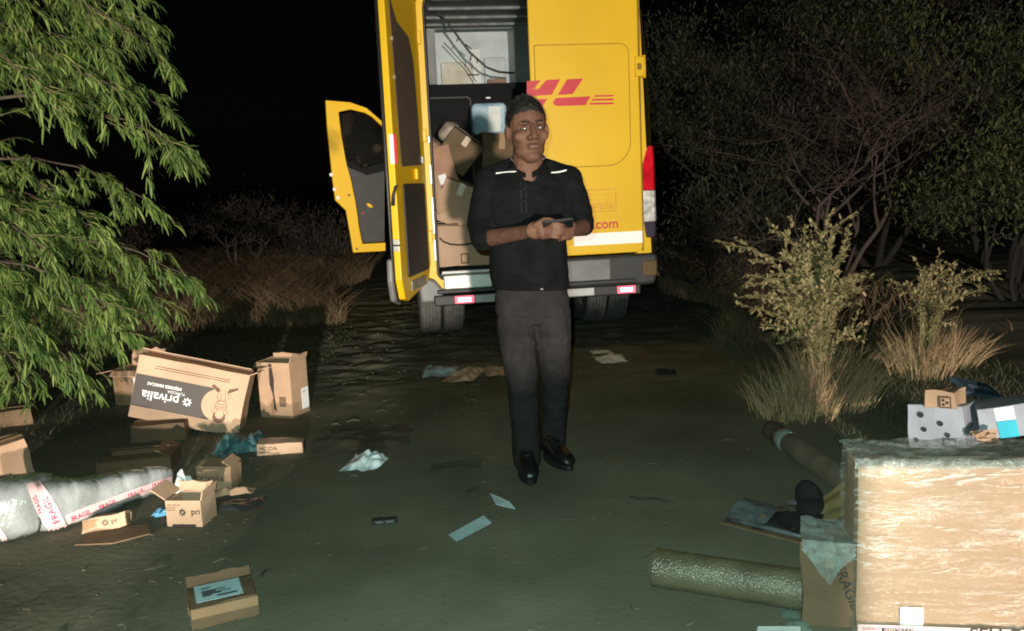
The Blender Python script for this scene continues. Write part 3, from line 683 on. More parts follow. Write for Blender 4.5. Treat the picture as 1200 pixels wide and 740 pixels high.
def stitch(px0, py0, px1, py1, r_, name, m_, sag=0):
    pts = []
    for i in range(13):
        t = i / 12; d = ray(px0 + (px1 - px0) * t, py0 + (py1 - py0) * t + sag * math.sin(math.pi * t)).normalized(); h = sb.ray_cast(CAM, d)
        if h[0]: pts.append(h[0] - d * .002)
    if len(pts) > 2: MB().tube(pts, r_, 6).build(name, m_, man, smooth=True, world=True)
PIPE = mat('reflective_piping', (0.80, 0.80, 0.78), 0.4)
stitch(581, 203.5, 609, 201.5, .0032, 'shoulder_piping', PIPE, -0.8); stitch(646, 202.5, 664, 199.5, .0036, 'shoulder_piping', PIPE, 0.8)
stitch(616, 214, 617, 250, .0025, 'placket_edge', mat('black_trim', (0.007, 0.007, 0.008), 0.7)); stitch(610, 212, 611, 250, .0025, 'placket_edge', mat('black_trim', (0, 0, 0)))
for py in (222, 236): stitch(613, py, 614.2, py, .004, 'shirt_button', BLACKP)
bk = P(635, 339, 3.92); MB().box(bk, (.014, .008, .009)).build('belt_buckle', GREYP, man, bevel=0.003, world=True)
# shoes
def shoe(heel, toe, h):
    d = (toe - heel); L = d.length; d.normalize(); s = d.cross(Vector((0, 0, 1))); q = MB(); rings = []
    for t, w, hh in ((-.06, .026, .035), (0, .036, .075), (.18, .040, .100), (.34, .041, .098), (.5, .044, .078), (.68, .049, .062), (.85, .046, .052), (.96, .034, .040), (1.0, .016, .024)):
        c = heel + d * (L * t); rg = []
        for j in range(16):
            a = 2 * math.pi * j / 16; z = (0.5 + 0.5 * math.sin(a)); z = z ** 0.7
            rg.append(c + s * (w * math.cos(a) * (1 if z < .5 else .85)) + Vector((0, 0, 0.022 + z * hh)))
        rings.append(rg)
    o = q.loft(rings).build('shoe', mat('black_leather', (0.010, 0.010, 0.011), 0.38, var=0.2, scale=30, bump=0.15), man, smooth=True, world=True)
    so = MB(); A = []; k = 18
    for j in range(k):
        a = 2 * math.pi * j / k; t = 0.47 + 0.54 * math.cos(a); w = .050 * math.sin(a) * (0.86 + .14 * math.cos(a - .6))
        A.append(heel + d * (L * t) + s * w)
    inv = man.matrix_basis.inverted()
    so.prism([inv @ p for p in A], (0, 0, .026)); so.build('sole', mat('black_trim', (0, 0, 0)), o, bevel=.004)
    lc = MB()
    for t in (.30, .40, .50):
        c = heel + d * (L * t) + Vector((0, 0, .022 + .098 - (t - .3) * .11)); lc.tube([inv @ (c - s * .026 - Vector((0, 0, .008))), inv @ (c + Vector((0, 0, .004))), inv @ (c + s * .026 - Vector((0, 0, .008)))], .003, 5)
    lc.build('laces', mat('black_trim', (0, 0, 0)), o)
h1 = G(616, 546); t1 = G(623, 571); h2 = G(641, 541); t2 = G(666, 548)
for p in (h1, t1, h2, t2): p.z = gh(p.x, p.y) + 0.001
d1 = (t1 - h1).normalized(); shoe(h1, h1 + d1 * .275, 0); d2 = (t2 - h2).normalized(); shoe(h2 + Vector((0, .09, 0)), h2 + Vector((0, .09, 0)) + (d2 + Vector((0, -.9, 0))).normalized() * .27, 0)
# phone in his hands
pm = Matrix.Translation(P(654, 263, 3.60)) @ Matrix.Rotation(R(-4), 4, 'Y') @ Matrix.Rotation(R(55), 4, 'X')
ph = thing('phone', 'black mobile phone held in both hands of the man', 'phone', M=pm)
MB().prism([(x, -.0045, z) for x, z in rounded(-.065, .065, -.034, .034, .01, 4)], (0, .009, 0)).build('case', BLACKP, ph, bevel=.002)
MB().prism([(x, -.0055, z) for x, z in rounded(-.060, .060, -.030, .030, .006, 3)], (0, .001, 0)).build('screen', mat('dark_screen', (0.008, 0.008, 0.01), 0.08, coat=1.0), ph)
MB().tube([(.048, .0046, .02), (.048, .0066, .02)], .006, 12).build('lens', STEEL, ph)
# ---------------------------------------------------------------- parcels
FACES = {'front': lambda w, d, h: (Vector((-w/2, -d/2, 0)), Vector((w, 0, 0)), Vector((0, 0, h)), Vector((0, -1, 0))),
         'right': lambda w, d, h: (Vector((w/2, -d/2, 0)), Vector((0, d, 0)), Vector((0, 0, h)), Vector((1, 0, 0))),
         'left': lambda w, d, h: (Vector((-w/2, d/2, 0)), Vector((0, -d, 0)), Vector((0, 0, h)), Vector((-1, 0, 0))),
         'top': lambda w, d, h: (Vector((-w/2, -d/2, h)), Vector((w, 0, 0)), Vector((0, d, 0)), Vector((0, 0, 1)))}
class Parcel:
    def __init__(s, label, loc, dims, rot=(0, 0, 0), m_=None, name='cardboard_box', open_top=False, dent=0.007, group=None, cat='box', M=None, tape=True, seed=0):
        s.d = dims; w, d, h = dims; m_ = m_ or CARD; s.m = m_
        s.t = thing(name, label, cat, loc, [R(a) for a in rot], group, M)
        if open_top:
            q = MB(); th = .005
            q.box((0, 0, th / 2), (w, d, th)); q.box((0, -d/2 + th/2, h/2 + th/2), (w, th, h - th)); q.box((0, d/2 - th/2, h/2 + th/2), (w, th, h - th))
            q.box((-w/2 + th/2, 0, h/2 + th/2), (th, d - 2 * th, h - th)); q.box((w/2 - th/2, 0, h/2 + th/2), (th, d - 2 * th, h - th))
            q.v = [tuple(Vector(v) + Vector(noise.noise_vector(Vector(v) * 7 + Vector((len(label) * 1.7, 0, 0)))) * .009 * (v[2] > .02)) for v in q.v]; q.build('carton', m_, s.t)
        else:
            bm = bmesh.new(); bmesh.ops.create_cube(bm, size=1.0)
            bmesh.ops.bevel(bm, geom=bm.edges[:], offset=0.012, segments=1, affect='EDGES')
            bmesh.ops.subdivide_edges(bm, edges=[e for e in bm.edges if e.calc_length() > .5], cuts=5, use_grid_fill=True)
            for v in bm.verts:
                c = v.co.copy(); v.co = Vector((c.x * w, c.y * d, (c.z + .5) * h))
                k = noise.noise_vector(v.co * 9 + Vector((seed * 3.7, 0, 0))); e = sum(abs(abs(a) - .5) < .02 for a in c)
                v.co += Vector((k.x, k.y, k.z * .7)) * dent * (1.6 if e >= 2 else 0.6)
            me = bpy.data.meshes.new('carton'); bm.to_mesh(me); bm.free(); me.materials.append(m_)
            o = bpy.data.objects.new('carton', me); col.objects.link(o); o.parent = s.t
            if tape: s.decal('top', 0, 1, .42, .58, TAPE, 'tape'); s.decal('front', .42, .58, .72, 1, TAPE, 'tape') if w < d else None
    def frame(s, face):
        return FACES[face](*s.d)
    def decal(s, face, u0, u1, v0, v1, m_, name='label', off=.0035, poly=None, parent=None):
        o, u, v, n = s.frame(face)
        pl = poly or [(u0, v0), (u1, v0), (u1, v1), (u0, v1)]
        return MB().prism([o + u * a + v * b + n * off for a, b in pl], n * .0012).build(name, m_, parent or s.t)
    def text(s, face, body, u, v, size, m_, turn=0, align='LEFT', off=.0058, name='lettering', bold=0.0, parent=None):
        o, U, V, n = s.frame(face); eu, ev = U.normalized(), V.normalized(); vs, fs = text2d(body, size, align=align, offset=bold)
        c, sn = math.cos(R(turn)), math.sin(R(turn))
        return MB().add([o + U * u + V * v + eu * (a * c - b * sn) + ev * (a * sn + b * c) + n * off for a, b in vs], fs).build(name, m_, parent or s.t)
    def star(s, face, u, v, r, m_, off=.0058, parent=None):
        o, U, V, n = s.frame(face); eu, ev = U.normalized(), V.normalized(); c = o + U * u + V * v + n * off; q = MB()
        for k in range(8):
            a = R(45 * k); d = eu * math.cos(a) + ev * math.sin(a); e = -eu * math.sin(a) + ev * math.cos(a)
            q.prism([c + d * r * .3 - e * r * .09, c + d * r * .65 - e * r * .16, c + d * r + e * 0, c + d * r * .65 + e * r * .16, c + d * r * .3 + e * r * .09], n * .0006)
        return q.build('star_logo', m_, parent or s.t)
    def flap(s, side, ang, length=None, cut=0.0, m_=None, torn=False):
        """flap on the top edge; ang from upright (0) outwards (90 level, 180 hanging)"""
        w, d, h = s.d; L = length or (d if side in 'fb' else w) * .48
        a = R(ang); span, base, outd = {'f': (w, Vector((0, -d/2, h)), Vector((0, -1, 0))), 'b': (w, Vector((0, d/2, h)), Vector((0, 1, 0))),
                                        'l': (d, Vector((-w/2, 0, h)), Vector((-1, 0, 0))), 'r': (d, Vector((w/2, 0, h)), Vector((1, 0, 0)))}[side]
        ax = Vector((1, 0, 0)) if side in 'fb' else Vector((0, 1, 0)); dr = outd * math.sin(a) + Vector((0, 0, 1)) * math.cos(a)
        nn = ax.cross(dr).normalized(); e = base + Vector((0, 0, .002))
        if torn:
            k = 7; top = [e + ax * (span/2 - span * i / k) + dr * L * (0.75 + 0.3 * rng.random()) for i in range(k + 1)]
        else: top = [e + ax * (span/2 - cut) + dr * L, e - ax * (span/2 - cut) + dr * L]
        return MB().prism([e - ax * span/2, e + ax * span/2] + top, nn * .005).build('flap', m_ or s.m, s.t)
def sheet(nx, ny, fn, thick=.003):
    q = MB()
    for i in range(nx + 1):
        for j in range(ny + 1): q.v.append(tuple(fn(i / nx, j / ny)))
    q.f = [[i * (ny + 1) + j, (i + 1) * (ny + 1) + j, (i + 1) * (ny + 1) + j + 1, i * (ny + 1) + j + 1] for i in range(nx) for j in range(ny)]; q.mi = [0] * len(q.f); return q
def lay_at(px, py, dims, yaw, **k):
    """location so that the near bottom edge's middle stands at the pixel"""
    p = on_ground(px, py); d = dims[1] / 2; return (p.x - math.sin(R(yaw)) * d, p.y + math.cos(R(yaw)) * d, gh(p.x, p.y) - .003)
SC = 'parcels strewn along the track'
# privalia carton, leaning with its print upside down
pc = W(226, 462, 4.86); PD = (0.625, 0.155, 0.365)
pv = Parcel('large carton with dark printed band and round picture, lying upside down on its side', pc, PD, (-6, 14.5, 3), CARD2, dent=.005, group=SC, tape=False, M=Matrix.Translation(pc) @ Euler((R(-6), R(14.5), R(2))).to_matrix().to_4x4() @ Matrix.Translation((0, 0, -PD[2] / 2)))
band = pv.decal('front', 0, 0, 0, 0, INKG, 'printed_band', poly=[(.005, .19), (.71, .19), (.71, .70), (.005, .70)])
def disc(pa, face, cu, cv, r, m_, name, off, a0=0, a1=360, parent=None):
    o, U, V, n = pa.frame(face); eu, ev = U.normalized(), V.normalized(); c = o + U * cu + V * cv + n * off
    return MB().prism([c + (eu * math.cos(R(a)) + ev * math.sin(R(a))) * r for a in np.linspace(a0, a1, 33)[:-1]], n * .0008).build(name, m_, parent or pa.t)
disc(pv, 'front', .775, .44, .093, CARD2, 'round_field', .0050, parent=band)
pv.text('front', 'privalia', .425, .46, .075, PAPER, 180, bold=.0006, parent=band)
pv.star('front', .50, .40, .028, PAPER, parent=band)
pv.text('front', 'TU MODA', .47, .53, .022, PAPER, 180, parent=band); pv.text('front', 'MEJORES MARCAS', .43, .60, .024, PAPER, 180, bold=.0005, parent=band)
# the picture: a lying figure in line drawing
dr_ = mat('brown_line', (0.10, 0.05, 0.035), 0.7)
o_, U_f, V_f, n_f = pv.frame('front')
def line(pa, pts, r_, m_, name='drawn_line', face='front', parent=None):
    o, U, V, n = pa.frame(face); return MB().tube([o + U * a + V * b + n * (.0085 if face == 'top' else .0062) for a, b in pts], r_, 5).build(name, m_, parent or pa.t)
BL = mat('brown_line', (0, 0, 0))
disc(pv, 'front', .805, .265, .036, BL, 'drawn_head', .0062, parent=band); disc(pv, 'front', .805, .305, .024, CARD2, 'drawn_face', .0074, parent=band)
ring_ = [(.805 + .052 * math.cos(t), .44 + .088 * math.sin(t)) for t in np.linspace(0, 2 * math.pi, 25)]
for pts in (ring_, [(.765, .46), (.845, .47)], [(.76, .42), (.85, .43)], [(.77, .39), (.84, .40)], [(.775, .50), (.755, .58), (.765, .66)], [(.835, .51), (.86, .59), (.85, .68)], [(.755, .40), (.73, .34), (.76, .30)], [(.855, .40), (.88, .34), (.85, .30)], [(.79, .53), (.785, .60), (.80, .64)], [(.825, .53), (.83, .60), (.82, .66)]):
    line(pv, pts, .0015, BL, parent=band)
for pl in ([(.75, .65), (.775, .66), (.765, .70), (.70, .76), (.69, .73)], [(.84, .67), (.865, .67), (.93, .74), (.925, .77), (.85, .72)]): pv.decal('front', 0, 0, 0, 0, BL, 'drawn_shoe', poly=pl, off=.0062, parent=band)
for v in (.865, .83): line(pv, [(.16, v), (.84, v + .004)], .0014, mat('brown_line', (0, 0, 0)), 'printed_rule')
pv.flap('b', -75, .13)
for f in ('r',): pv.flap(f, 60, .05)
# the box it rests on and other dark ones
D1 = (0.30, 0.22, 0.10)
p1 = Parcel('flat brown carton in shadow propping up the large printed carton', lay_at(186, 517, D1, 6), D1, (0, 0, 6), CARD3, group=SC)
D2 = (0.245, 0.24, 0.235)
p2 = Parcel('open brown box with raised flap and white label behind the large printed carton', lay_at(156, 475, D2, -8), D2, (0, 0, -8), CARD, open_top=True, group=SC)
p2.decal('front', .60, .98, .15, .80, PAPER); p2.text('front', 'ENTREGA', .64, .68, .016, INK); p2.flap('b', 10, .12, torn=True); p2.flap('l', 100); p2.flap('r', -50, .12); p2.flap('f', 120, .05)
p2.decal('front', .05, .25, .1, .9, TAPE, 'tape')
D3 = (0.225, 0.19, 0.345)
p3 = Parcel('upright torn brown box with dark split down its front', lay_at(325, 489, D3, -18), D3, (0, 0, -18), CARD, open_top=True, group=SC)
o, U, V, n = p3.frame('front')
p3.decal('front', 0, 0, 0, 0, INKG, 'split', poly=[(.40, .20), (.52, .12), (.47, .45), (.50, .70), (.46, .99), (.38, .99), (.36, .62), (.44, .40)])
p3.decal('right', .55, .95, .10, .48, PAPER); p3.text('right', 'GUIA', .58, .40, .018, INK)
p3.decal('front', .62, .82, .22, .40, CARD3, 'patch'); p3.flap('b', -10, .03, torn=True); p3.flap('r', 20, .04, torn=True); p3.flap('f', 170, .03); p3.flap('l', 150, .05, torn=True)
p3.decal('front', .35, .45, 0, .3, CARDIN, 'torn_strip', off=.006, poly=[(.33, -.02), (.42, -.10), (.45, .3), (.38, .34)])
D4 = (0.235, 0.10, 0.062)
p4 = Parcel('slim pale box lying beside the teal bag', lay_at(328, 532, D4, 7), D4, (0, 2, 8), CARD2, group=SC, tape=False)
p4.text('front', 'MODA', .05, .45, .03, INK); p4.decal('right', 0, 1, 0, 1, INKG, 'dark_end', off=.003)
p4.decal('front', .02, .28, .25, .35, INKG, 'print')
D5 = (0.35, 0.22, 0.075)
p5 = Parcel('flattened brown carton in the shadow of the wrapped parcel', lay_at(157, 556, D5, 6), D5, (0, 0, 8), CARD3, open_top=True, group=SC)
p5.flap('b', -72, .10, cut=.03); p5.flap('f', -80, .06, cut=.02); p5.flap('r', -60, .08)
D6 = (0.20, 0.16, 0.24)
c6 = lay_at(4, 577, D6, 0)
p6 = Parcel('tall brown box standing behind the wide end of the plastic wrapped parcel', c6, D6, (0, -8, 38), CARD, group=SC)
p6.text('front', 'FRAGIL', .2, .25, .03, mat('brown_line', (0, 0, 0))); line(p6, [(.1, .7), (.2, .78), (.15, .85), (.28, .8)], .0015, mat('brown_line', (0, 0, 0)))
D6b = (0.22, 0.2, 0.10)
Parcel('dark box in the shade under the mesquite branches', lay_at(8, 500, D6b, 0), D6b, (0, 0, 20), CARD3, group=SC)
D7 = (0.17, 0.10, 0.060)
c7 = lay_at(122, 624, D7, 12)
p7 = Parcel('crushed brown carton with a star print under the plastic wrapped parcel', c7, D7, (-18, -4, 14), CARD2, group=SC, tape=False, dent=.012, seed=21)
p7.star('front', .55, .50, .016, INK); p7.text('front', 'pr', .68, .38, .03, INK); p7.decal('front', .02, .40, .3, .9, CARDIN, 'torn_panel', poly=[(.02, .2), (.36, .35), (.30, .55), (.42, .85), (.05, .8)])
f7 = on_ground(128, 632); q = MB(); q.prism([(x, y, .003) for x, y in [(-.13, -.05), (.02, -.075), (.15, -.02), (.12, .08), (-.10, .07)]], (0, 0, .005)); s7 = q.build('flattened_carton', CARD3, None); s7.location = (f7.x, f7.y + .03, f7.z); s7.rotation_euler = (R(2), 0, R(10)); tag(s7, 'flattened dark carton sheet under the crushed star carton', 'cardboard')
# small star on the raised flap
D8 = (0.155, 0.13, 0.115)
p8 = Parcel('small open box printed with a star, tissue spilling out', lay_at(219, 616, D8, 0), D8, (0, 0, -7), CARD2, open_top=True, group=SC)
p8.star('front', .48, .58, .017, INK); p8.text('front', 'pri', .72, .50, .036, INK); p8.decal('front', .16, .82, -.0, .12, INK, 'dark_foot'); p8.flap('l', 55, .075); p8.flap('b', -10, .05, torn=True); p8.flap('r', 15, .04)
p8.text('front', '100% CARTON', .04, .82, .009, INK); line(p8, [(.03, .75), (.3, .75)], .0008, INK); line(p8, [(.03, .66), (.28, .66)], .0008, INK)
D9 = (0.165, 0.12, 0.115)
p9 = Parcel('small printed carton in shade with one torn lit corner', lay_at(252, 574, D9, 0), D9, (0, 4, -5), CARD, group=SC, tape=False)
p9.text('front', 'privalia', .02, .45, .045, INK); p9.flap('r', -60, .05)
D10 = (0.205, 0.155, 0.075)
p10 = Parcel('small brown parcel with a big pale blue label, alone on bare dirt', lay_at(263, 728, D10, 20), D10, (0, 0, 24), CARD3, group=SC, tape=False)
lb = p10.decal('top', .10, .80, .12, .92, BLUEP, 'label', off=.0055)
for i, v in enumerate((.32, .38, .44, .50, .56, .70)): line(p10, [(.2, v), (.34 + .3 * ((i * 37) % 5) / 4, v)], .0018, INK, 'print_line', 'top', parent=lb)
line(p10, [(.42, .24), (.72, .24)], .003, INK, 'print_line', 'top', parent=lb)
p10.flap('b', 58, .04, torn=True); p10.decal('left', .3, .6, .3, .7, mat('dull_frame', (0.36, 0.30, 0.24), 0.6), 'printed_frame'); p10.decal('left', .35, .55, .36, .64, CARD3, 'printed_field', off=.005)
p10.decal('front', 0, 1, .55, .98, CARDIN, 'tape', off=.008)

# plastic wrapped parcel: wide at one end, narrow at the other
bw = MB(); ax = []
spec0 = [(-34, 646, .115, .15), (-8, 642, .120, .155), (20, 638, .122, .15), (45, 629, .113, .135), (62, 626, .103, .115), (78, 621, .097, .105), (96, 614.5, .088, .098), (112, 608, .081, .092), (136, 599, .075, .084), (157, 591, .069, .074), (176, 583, .062, .064), (189, 577, .054, .054), (198, 572, .040, .038)]
spec = []
for px, py, a, b_ in spec0:
    p = G(px, py); spec.append((px, py, p.y + b_ * .75, a, b_))
cent = [Vector((G(px, py).x * Y / G(px, py).y, Y, a * .97)) for px, py, Y, a, b_ in spec]; rings = []; nj = 40
fine = []
for i in range(len(spec) - 1):
    for t in np.linspace(0, 1, 7)[:-1]: fine.append((cent[i].lerp(cent[i + 1], t), spec[i][3] + (spec[i + 1][3] - spec[i][3]) * t, spec[i][4] + (spec[i + 1][4] - spec[i][4]) * t))
fine.append((cent[-1], spec[-1][3], spec[-1][4]))
for i, (c, a, b_) in enumerate(fine):
    t = (fine[min(i + 1, len(fine) - 1)][0] - fine[max(i - 1, 0)][0]).normalized(); s = t.cross(Vector((0, 0, 1))).normalized(); up = s.cross(t); rg = []
    c = Vector((c.x, c.y, max(c.z, a * .93 + .006)))
    for j in range(nj):
        an = 2 * math.pi * j / nj; cx, sy = math.cos(an), math.sin(an)
        cx = math.copysign(abs(cx) ** .62, cx); sy = math.copysign(abs(sy) ** .62, sy)
        p = c + s * (b_ * cx) + up * (a * sy)
        k = noise.noise(p * 13) * .005 + noise.noise(p * 40) * .0012 - (0.006 if i % 9 == 4 else 0) * abs(sy)
        rg.append(p + (s * cx + up * sy) * k)
    rings.append(rg)
bub = thing('wrapped_parcel', 'long tapering parcel in clear plastic wrap with pink printed tape', 'parcel', loc=(cent[5].x, cent[5].y, 0))
WRAPM = mat('cloudy_plastic_wrap', (0.29, 0.315, 0.325), 0.24, var=0.22, scale=7, bump=0.8, bscale=24, stretch=(1.6, 0.5, 1), coat=0.6, spec=0.7)
wrapo = bw.loft(rings).build('wrapping', WRAPM, bub, smooth=True, world=True)
wb = bvh_of(wrapo)
def on_wrap(px, py, off=.004, tree=None):
    d = ray(px, py).normalized(); h = (tree or wb).ray_cast(CAM, d); return None if h[0] is None else h[0] + h[1] * off * (1 if h[1].dot(d) < 0 else -1)
def strip(name, A, B, m_, parent, n=26, off=.004, tree=None, m=5):
    """tape laid on a surface between two pixel lines"""
    def at(L, t):
        k = t * (len(L) - 1); i = min(int(k), len(L) - 2); f = k - i; return (L[i][0] + (L[i + 1][0] - L[i][0]) * f, L[i][1] + (L[i + 1][1] - L[i][1]) * f)
    grid = [[None] * (m + 1) for _ in range(n + 1)]
    for i in range(n + 1):
        a, b_ = at(A, i / n), at(B, i / n)
        for j in range(m + 1):
            q = on_wrap(a[0] + (b_[0] - a[0]) * j / m, a[1] + (b_[1] - a[1]) * j / m, off, tree); grid[i][j] = q
    q = MB(); idx = {}
    for i in range(n + 1):
        for j in range(m + 1):
            if grid[i][j] is not None: idx[i, j] = len(q.v); q.v.append(tuple(grid[i][j]))
    for i in range(n):
        for j in range(m):
            ks = [(i, j), (i + 1, j), (i + 1, j + 1), (i, j + 1)]
            if all(k in idx for k in ks) and max((Vector(q.v[idx[ks[a]]]) - Vector(q.v[idx[ks[a - 1]]])).length for a in range(4)) < .08: q.f.append([idx[k] for k in ks]); q.mi.append(0)
    return q.build(name, m_, parent, smooth=True, world=True)
PINK = mat('pink_tape', (0.62, 0.40, 0.42), 0.3, var=0.2, scale=30, c2=(0.60, 0.50, 0.52), coat=0.3)
PINKT = mat('crimson_print', (0.42, 0.03, 0.08), 0.5)
tp1 = strip('fragile_tape', [(31, 568), (36, 585), (45, 605), (58, 623), (66, 628)], [(46, 564), (55, 575), (66, 592), (76, 612), (82, 622)], PINK, bub)
tp2 = strip('fragile_tape', [(76, 604), (100, 594), (140, 579), (175, 567), (201, 558)], [(80, 614), (104, 604.5), (142, 589), (177, 577), (201, 566)], PINK, bub, n=40, m=3)
def surf_text(body, origin, ux, uy, size_px, m_, name, parent, tree=None, off=.006):
    vs, fs = text2d(body, 1.0, offset=.012); q = MB(); ok = True; out = []
    for a, b_ in vs:
        p = on_wrap(origin[0] + (ux[0] * a + uy[0] * b_) * size_px, origin[1] + (ux[1] * a + uy[1] * b_) * size_px, off, tree); out.append(p)
    good = [f for f in fs if all(out[i] is not None for i in f)]
    q.v = [tuple(p) if p is not None else (0, 0, 0) for p in out]; q.f = good; q.mi = [0] * len(good)
    inv = parent.matrix_basis.inverted() if parent.parent is None else parent.parent.matrix_basis.inverted()
    q.v = [tuple(inv @ Vector(v)) for v in q.v]; return q.build(name, m_, parent)
def unit(a, b_): L = math.hypot(b_[0] - a[0], b_[1] - a[1]); return ((b_[0] - a[0]) / L, (b_[1] - a[1]) / L)
u1 = unit((72, 611), (53, 574)); surf_text('FRAGIL', (70, 611), u1, (-u1[1] * -1 if 0 else u1[1], -u1[0]), 10.5, PINKT, 'tape_lettering', tp1)
surf_text('FRAGIL', (50, 601), unit((50, 601), (37, 572)), (unit((50, 601), (37, 572))[1], -unit((50, 601), (37, 572))[0]), 7, PINKT, 'tape_lettering', tp1)
u2 = unit((80, 618), (203, 566))
for k, x in enumerate((84, 116, 150, 178)):
    y = 611.5 - (x - 80) * (51 / 123) + 0.8; surf_text('FRAGIL', (x, y), u2, (-u2[1] * -1 if 0 else u2[1], -u2[0]), 7.5 - k * .6, PINKT, 'tape_lettering', tp2)
tp3 = strip('fragile_tape', [(-8, 618), (2, 632), (10, 644)], [(-4, 612), (6, 626), (14, 640)], PINK, bub, n=12, m=2)
blb = strip('blue_patch', [(8, 632), (20, 636), (32, 634)], [(10, 643), (22, 643.5), (32, 640)], mat('blue_print', (0.10, 0.17, 0.32), 0.4, var=0.3), bub, n=14, m=4)

# right-hand parcels: the film wrapped carton and its neighbours
BD = (0.57, 0.165, 0.52)
bigl = W(1013, 700, 2.30); by = R(-9)
bx = Parcel('big brown carton in glossy stretch film with pink tape along its foot', (bigl.x + BD[0] / 2 * math.cos(by), 2.26 + BD[1] / 2 + .02, gh(1.2, 2.5) - .003), BD, (0, 0, -9), mat('carton_warm', (0.31, 0.198, 0.122), 0.8, var=0.08, scale=3, bump=0.1, spec=0.2), dent=.006, seed=3)
bm = bmesh.new(); bmesh.ops.create_cube(bm, size=1.0); bmesh.ops.subdivide_edges(bm, edges=bm.edges[:], cuts=26, use_grid_fill=True)
for v in bm.verts:
    c = v.co; nrm = Vector((c.x * (abs(c.x) > .49), c.y * (abs(c.y) > .49), c.z * (abs(c.z) > .49)))
    p = Vector((c.x * BD[0], c.y * BD[1], (c.z + .5) * BD[2])); k = noise.noise(Vector((p.x * 5, p.y * 5, p.z * 16))) * .006 + noise.noise(Vector((p.x * 16 + p.z * 12, p.y * 9, p.z * 30 - p.x * 9))) * .004 + .0145
    v.co = p + (nrm.normalized() * k if nrm.length else Vector())
me = bpy.data.meshes.new('stretch_film'); bm.to_mesh(me); bm.free(); me.materials.append(wrinkled_film('stretch_film'))
me.polygons.foreach_set('use_smooth', [True] * len(me.polygons)); fo = bpy.data.objects.new('stretch_film', me); col.objects.link(fo); fo.parent = bx.t
bx.decal('front', .21, .32, .07, .19, PAPER, 'label', off=.009)
pk = bx.decal('front', .0, 1.0, .0, .095, PINK, 'pink_tape', off=.024)
bx.decal('front', .115, .265, .050, .080, INKG, 'print_block', off=.0262, parent=pk); bx.text('front', 'IMPORTANTE', .125, .058, .017, PINK, parent=pk, off=.0285)
bx.text('front', 'GARANTIA', .02, .065, .013, INKG, parent=pk, off=.0265); bx.text('front', 'SELLOS', .53, .030, .052, INKG, parent=pk, off=.0265, bold=.001)
w_, d_, h_ = BD; nx_, ny_ = 40, 16
def cap_fn(u, v):                                  # film gathered over the top and a little down the front
    x = (u - .5) * (w_ + .034); k = noise.noise(Vector((x * 14, v * 6, 2.2))); t = v * (d_ + .055) - .020 - .010 * noise.noise(Vector((x * 9, 0, 7)))
    if t < 0: return Vector((x, -d_ / 2 - .026 - .004 * k, h_ + .020 + t))
    return Vector((x, -d_ / 2 - .022 + t, h_ + .024 + .009 * k + .006 * noise.noise(Vector((x * 40, t * 40, 1)))))
sheet(nx_, ny_, cap_fn).build('film_cap', film('cap_film', 0.62, (0.34, 0.37, 0.34), 18, (1, 1, 1), 0.9, 0.18), bx.t, smooth=True)
# shorter wrapped carton tucked in on its left
D12 = (0.16, 0.18, 0.265)
c12 = W(939, 700, 2.40)
p12 = Parcel('shorter brown carton with plastic draped over its top, beside the stretch film carton', (c12.x + .08 * math.cos(R(19)) + .09 * math.sin(R(19)), 2.40 - .08 * math.sin(R(19)) + .09 * math.cos(R(19)), gh(.95, 2.5) - .003), D12, (0, 0, -19), CARD3, seed=5)
p12.text('front', 'FRAGIL', .55, .75, .045, INK, turn=-68)
fm = MB(); nn = 12
for i in range(nn + 1):
    for j in range(nn + 1):
        u, v = i / nn, j / nn; x = -D12[0] / 2 - .004 + u * D12[0] * 1.02; y = -D12[1] / 2 - .006 + v * D12[1]
        fm.v.append((x, y, D12[2] + .008 + .012 * noise.noise(Vector((x * 22, y * 22, 1)))))
fm.f = [[i * (nn + 1) + j, (i + 1) * (nn + 1) + j, (i + 1) * (nn + 1) + j + 1, i * (nn + 1) + j + 1] for i in range(nn) for j in range(nn)]; fm.mi = [0] * len(fm.f)
b0 = len(fm.v)
for i, (yy, dz) in enumerate(((-.14, .03), (-.09, .07), (-.05, .13), (0, .17), (.05, .10), (.10, .05), (.14, .02))):
    xx = yy / .14 * D12[0] * .5; fm.v += [(xx, -D12[1] / 2 - .008, D12[2] + .010), (xx, -D12[1] / 2 - .012 - .01 * (i % 2), D12[2] - dz * .7)]
for i in range(6): fm.f.append([b0 + 2 * i, b0 + 2 * i + 1, b0 + 2 * i + 3, b0 + 2 * i + 2]); fm.mi.append(0)
fm.build('plastic_drape', film('grey_film', 0.75, (0.36, 0.42, 0.40), 16, (1, 1, 1), 0.9, 0.15), p12.t, smooth=True)
# roll in bubble wrap
ra, rb = G(767, 665, .062), G(944, 692, .062)
rl = thing('wrapped_tube', 'round tube in bubble wrap lying on the dirt', 'tube', loc=(ra.x, ra.y, 0)); q = MB(); rings = []; dd = (rb - ra).normalized(); s = dd.cross(Vector((0, 0, 1))).normalized(); up = s.cross(dd); L = (rb - ra).length
for i in range(61):
    c = ra + dd * (L * i / 60); rg = []
    for j in range(40):
        a = 2 * math.pi * j / 40; n_ = s * math.cos(a) + up * math.sin(a); p = c + n_ * .062
        rg.append(p + n_ * (.002 * noise.noise(p * 18) + (.0016 if (i + j) % 2 else -.0006)))
    rings.append(rg)
q.loft(rings).build('bubble_wrap', mat('dusty_bubble_wrap', (0.115, 0.102, 0.066), 0.28, var=0.25, scale=8, bump=0.55, bscale=120, coat=0.4, spec=0.6), rl, smooth=True, world=True)
MB().tube([ra - dd * .004, ra + dd * .01], .055, 24).build('end_cap', CARD3, rl, world=True)
MB().tube([ra - dd * .006, ra], .026, 20).build('core_hole', INK, rl, world=True)
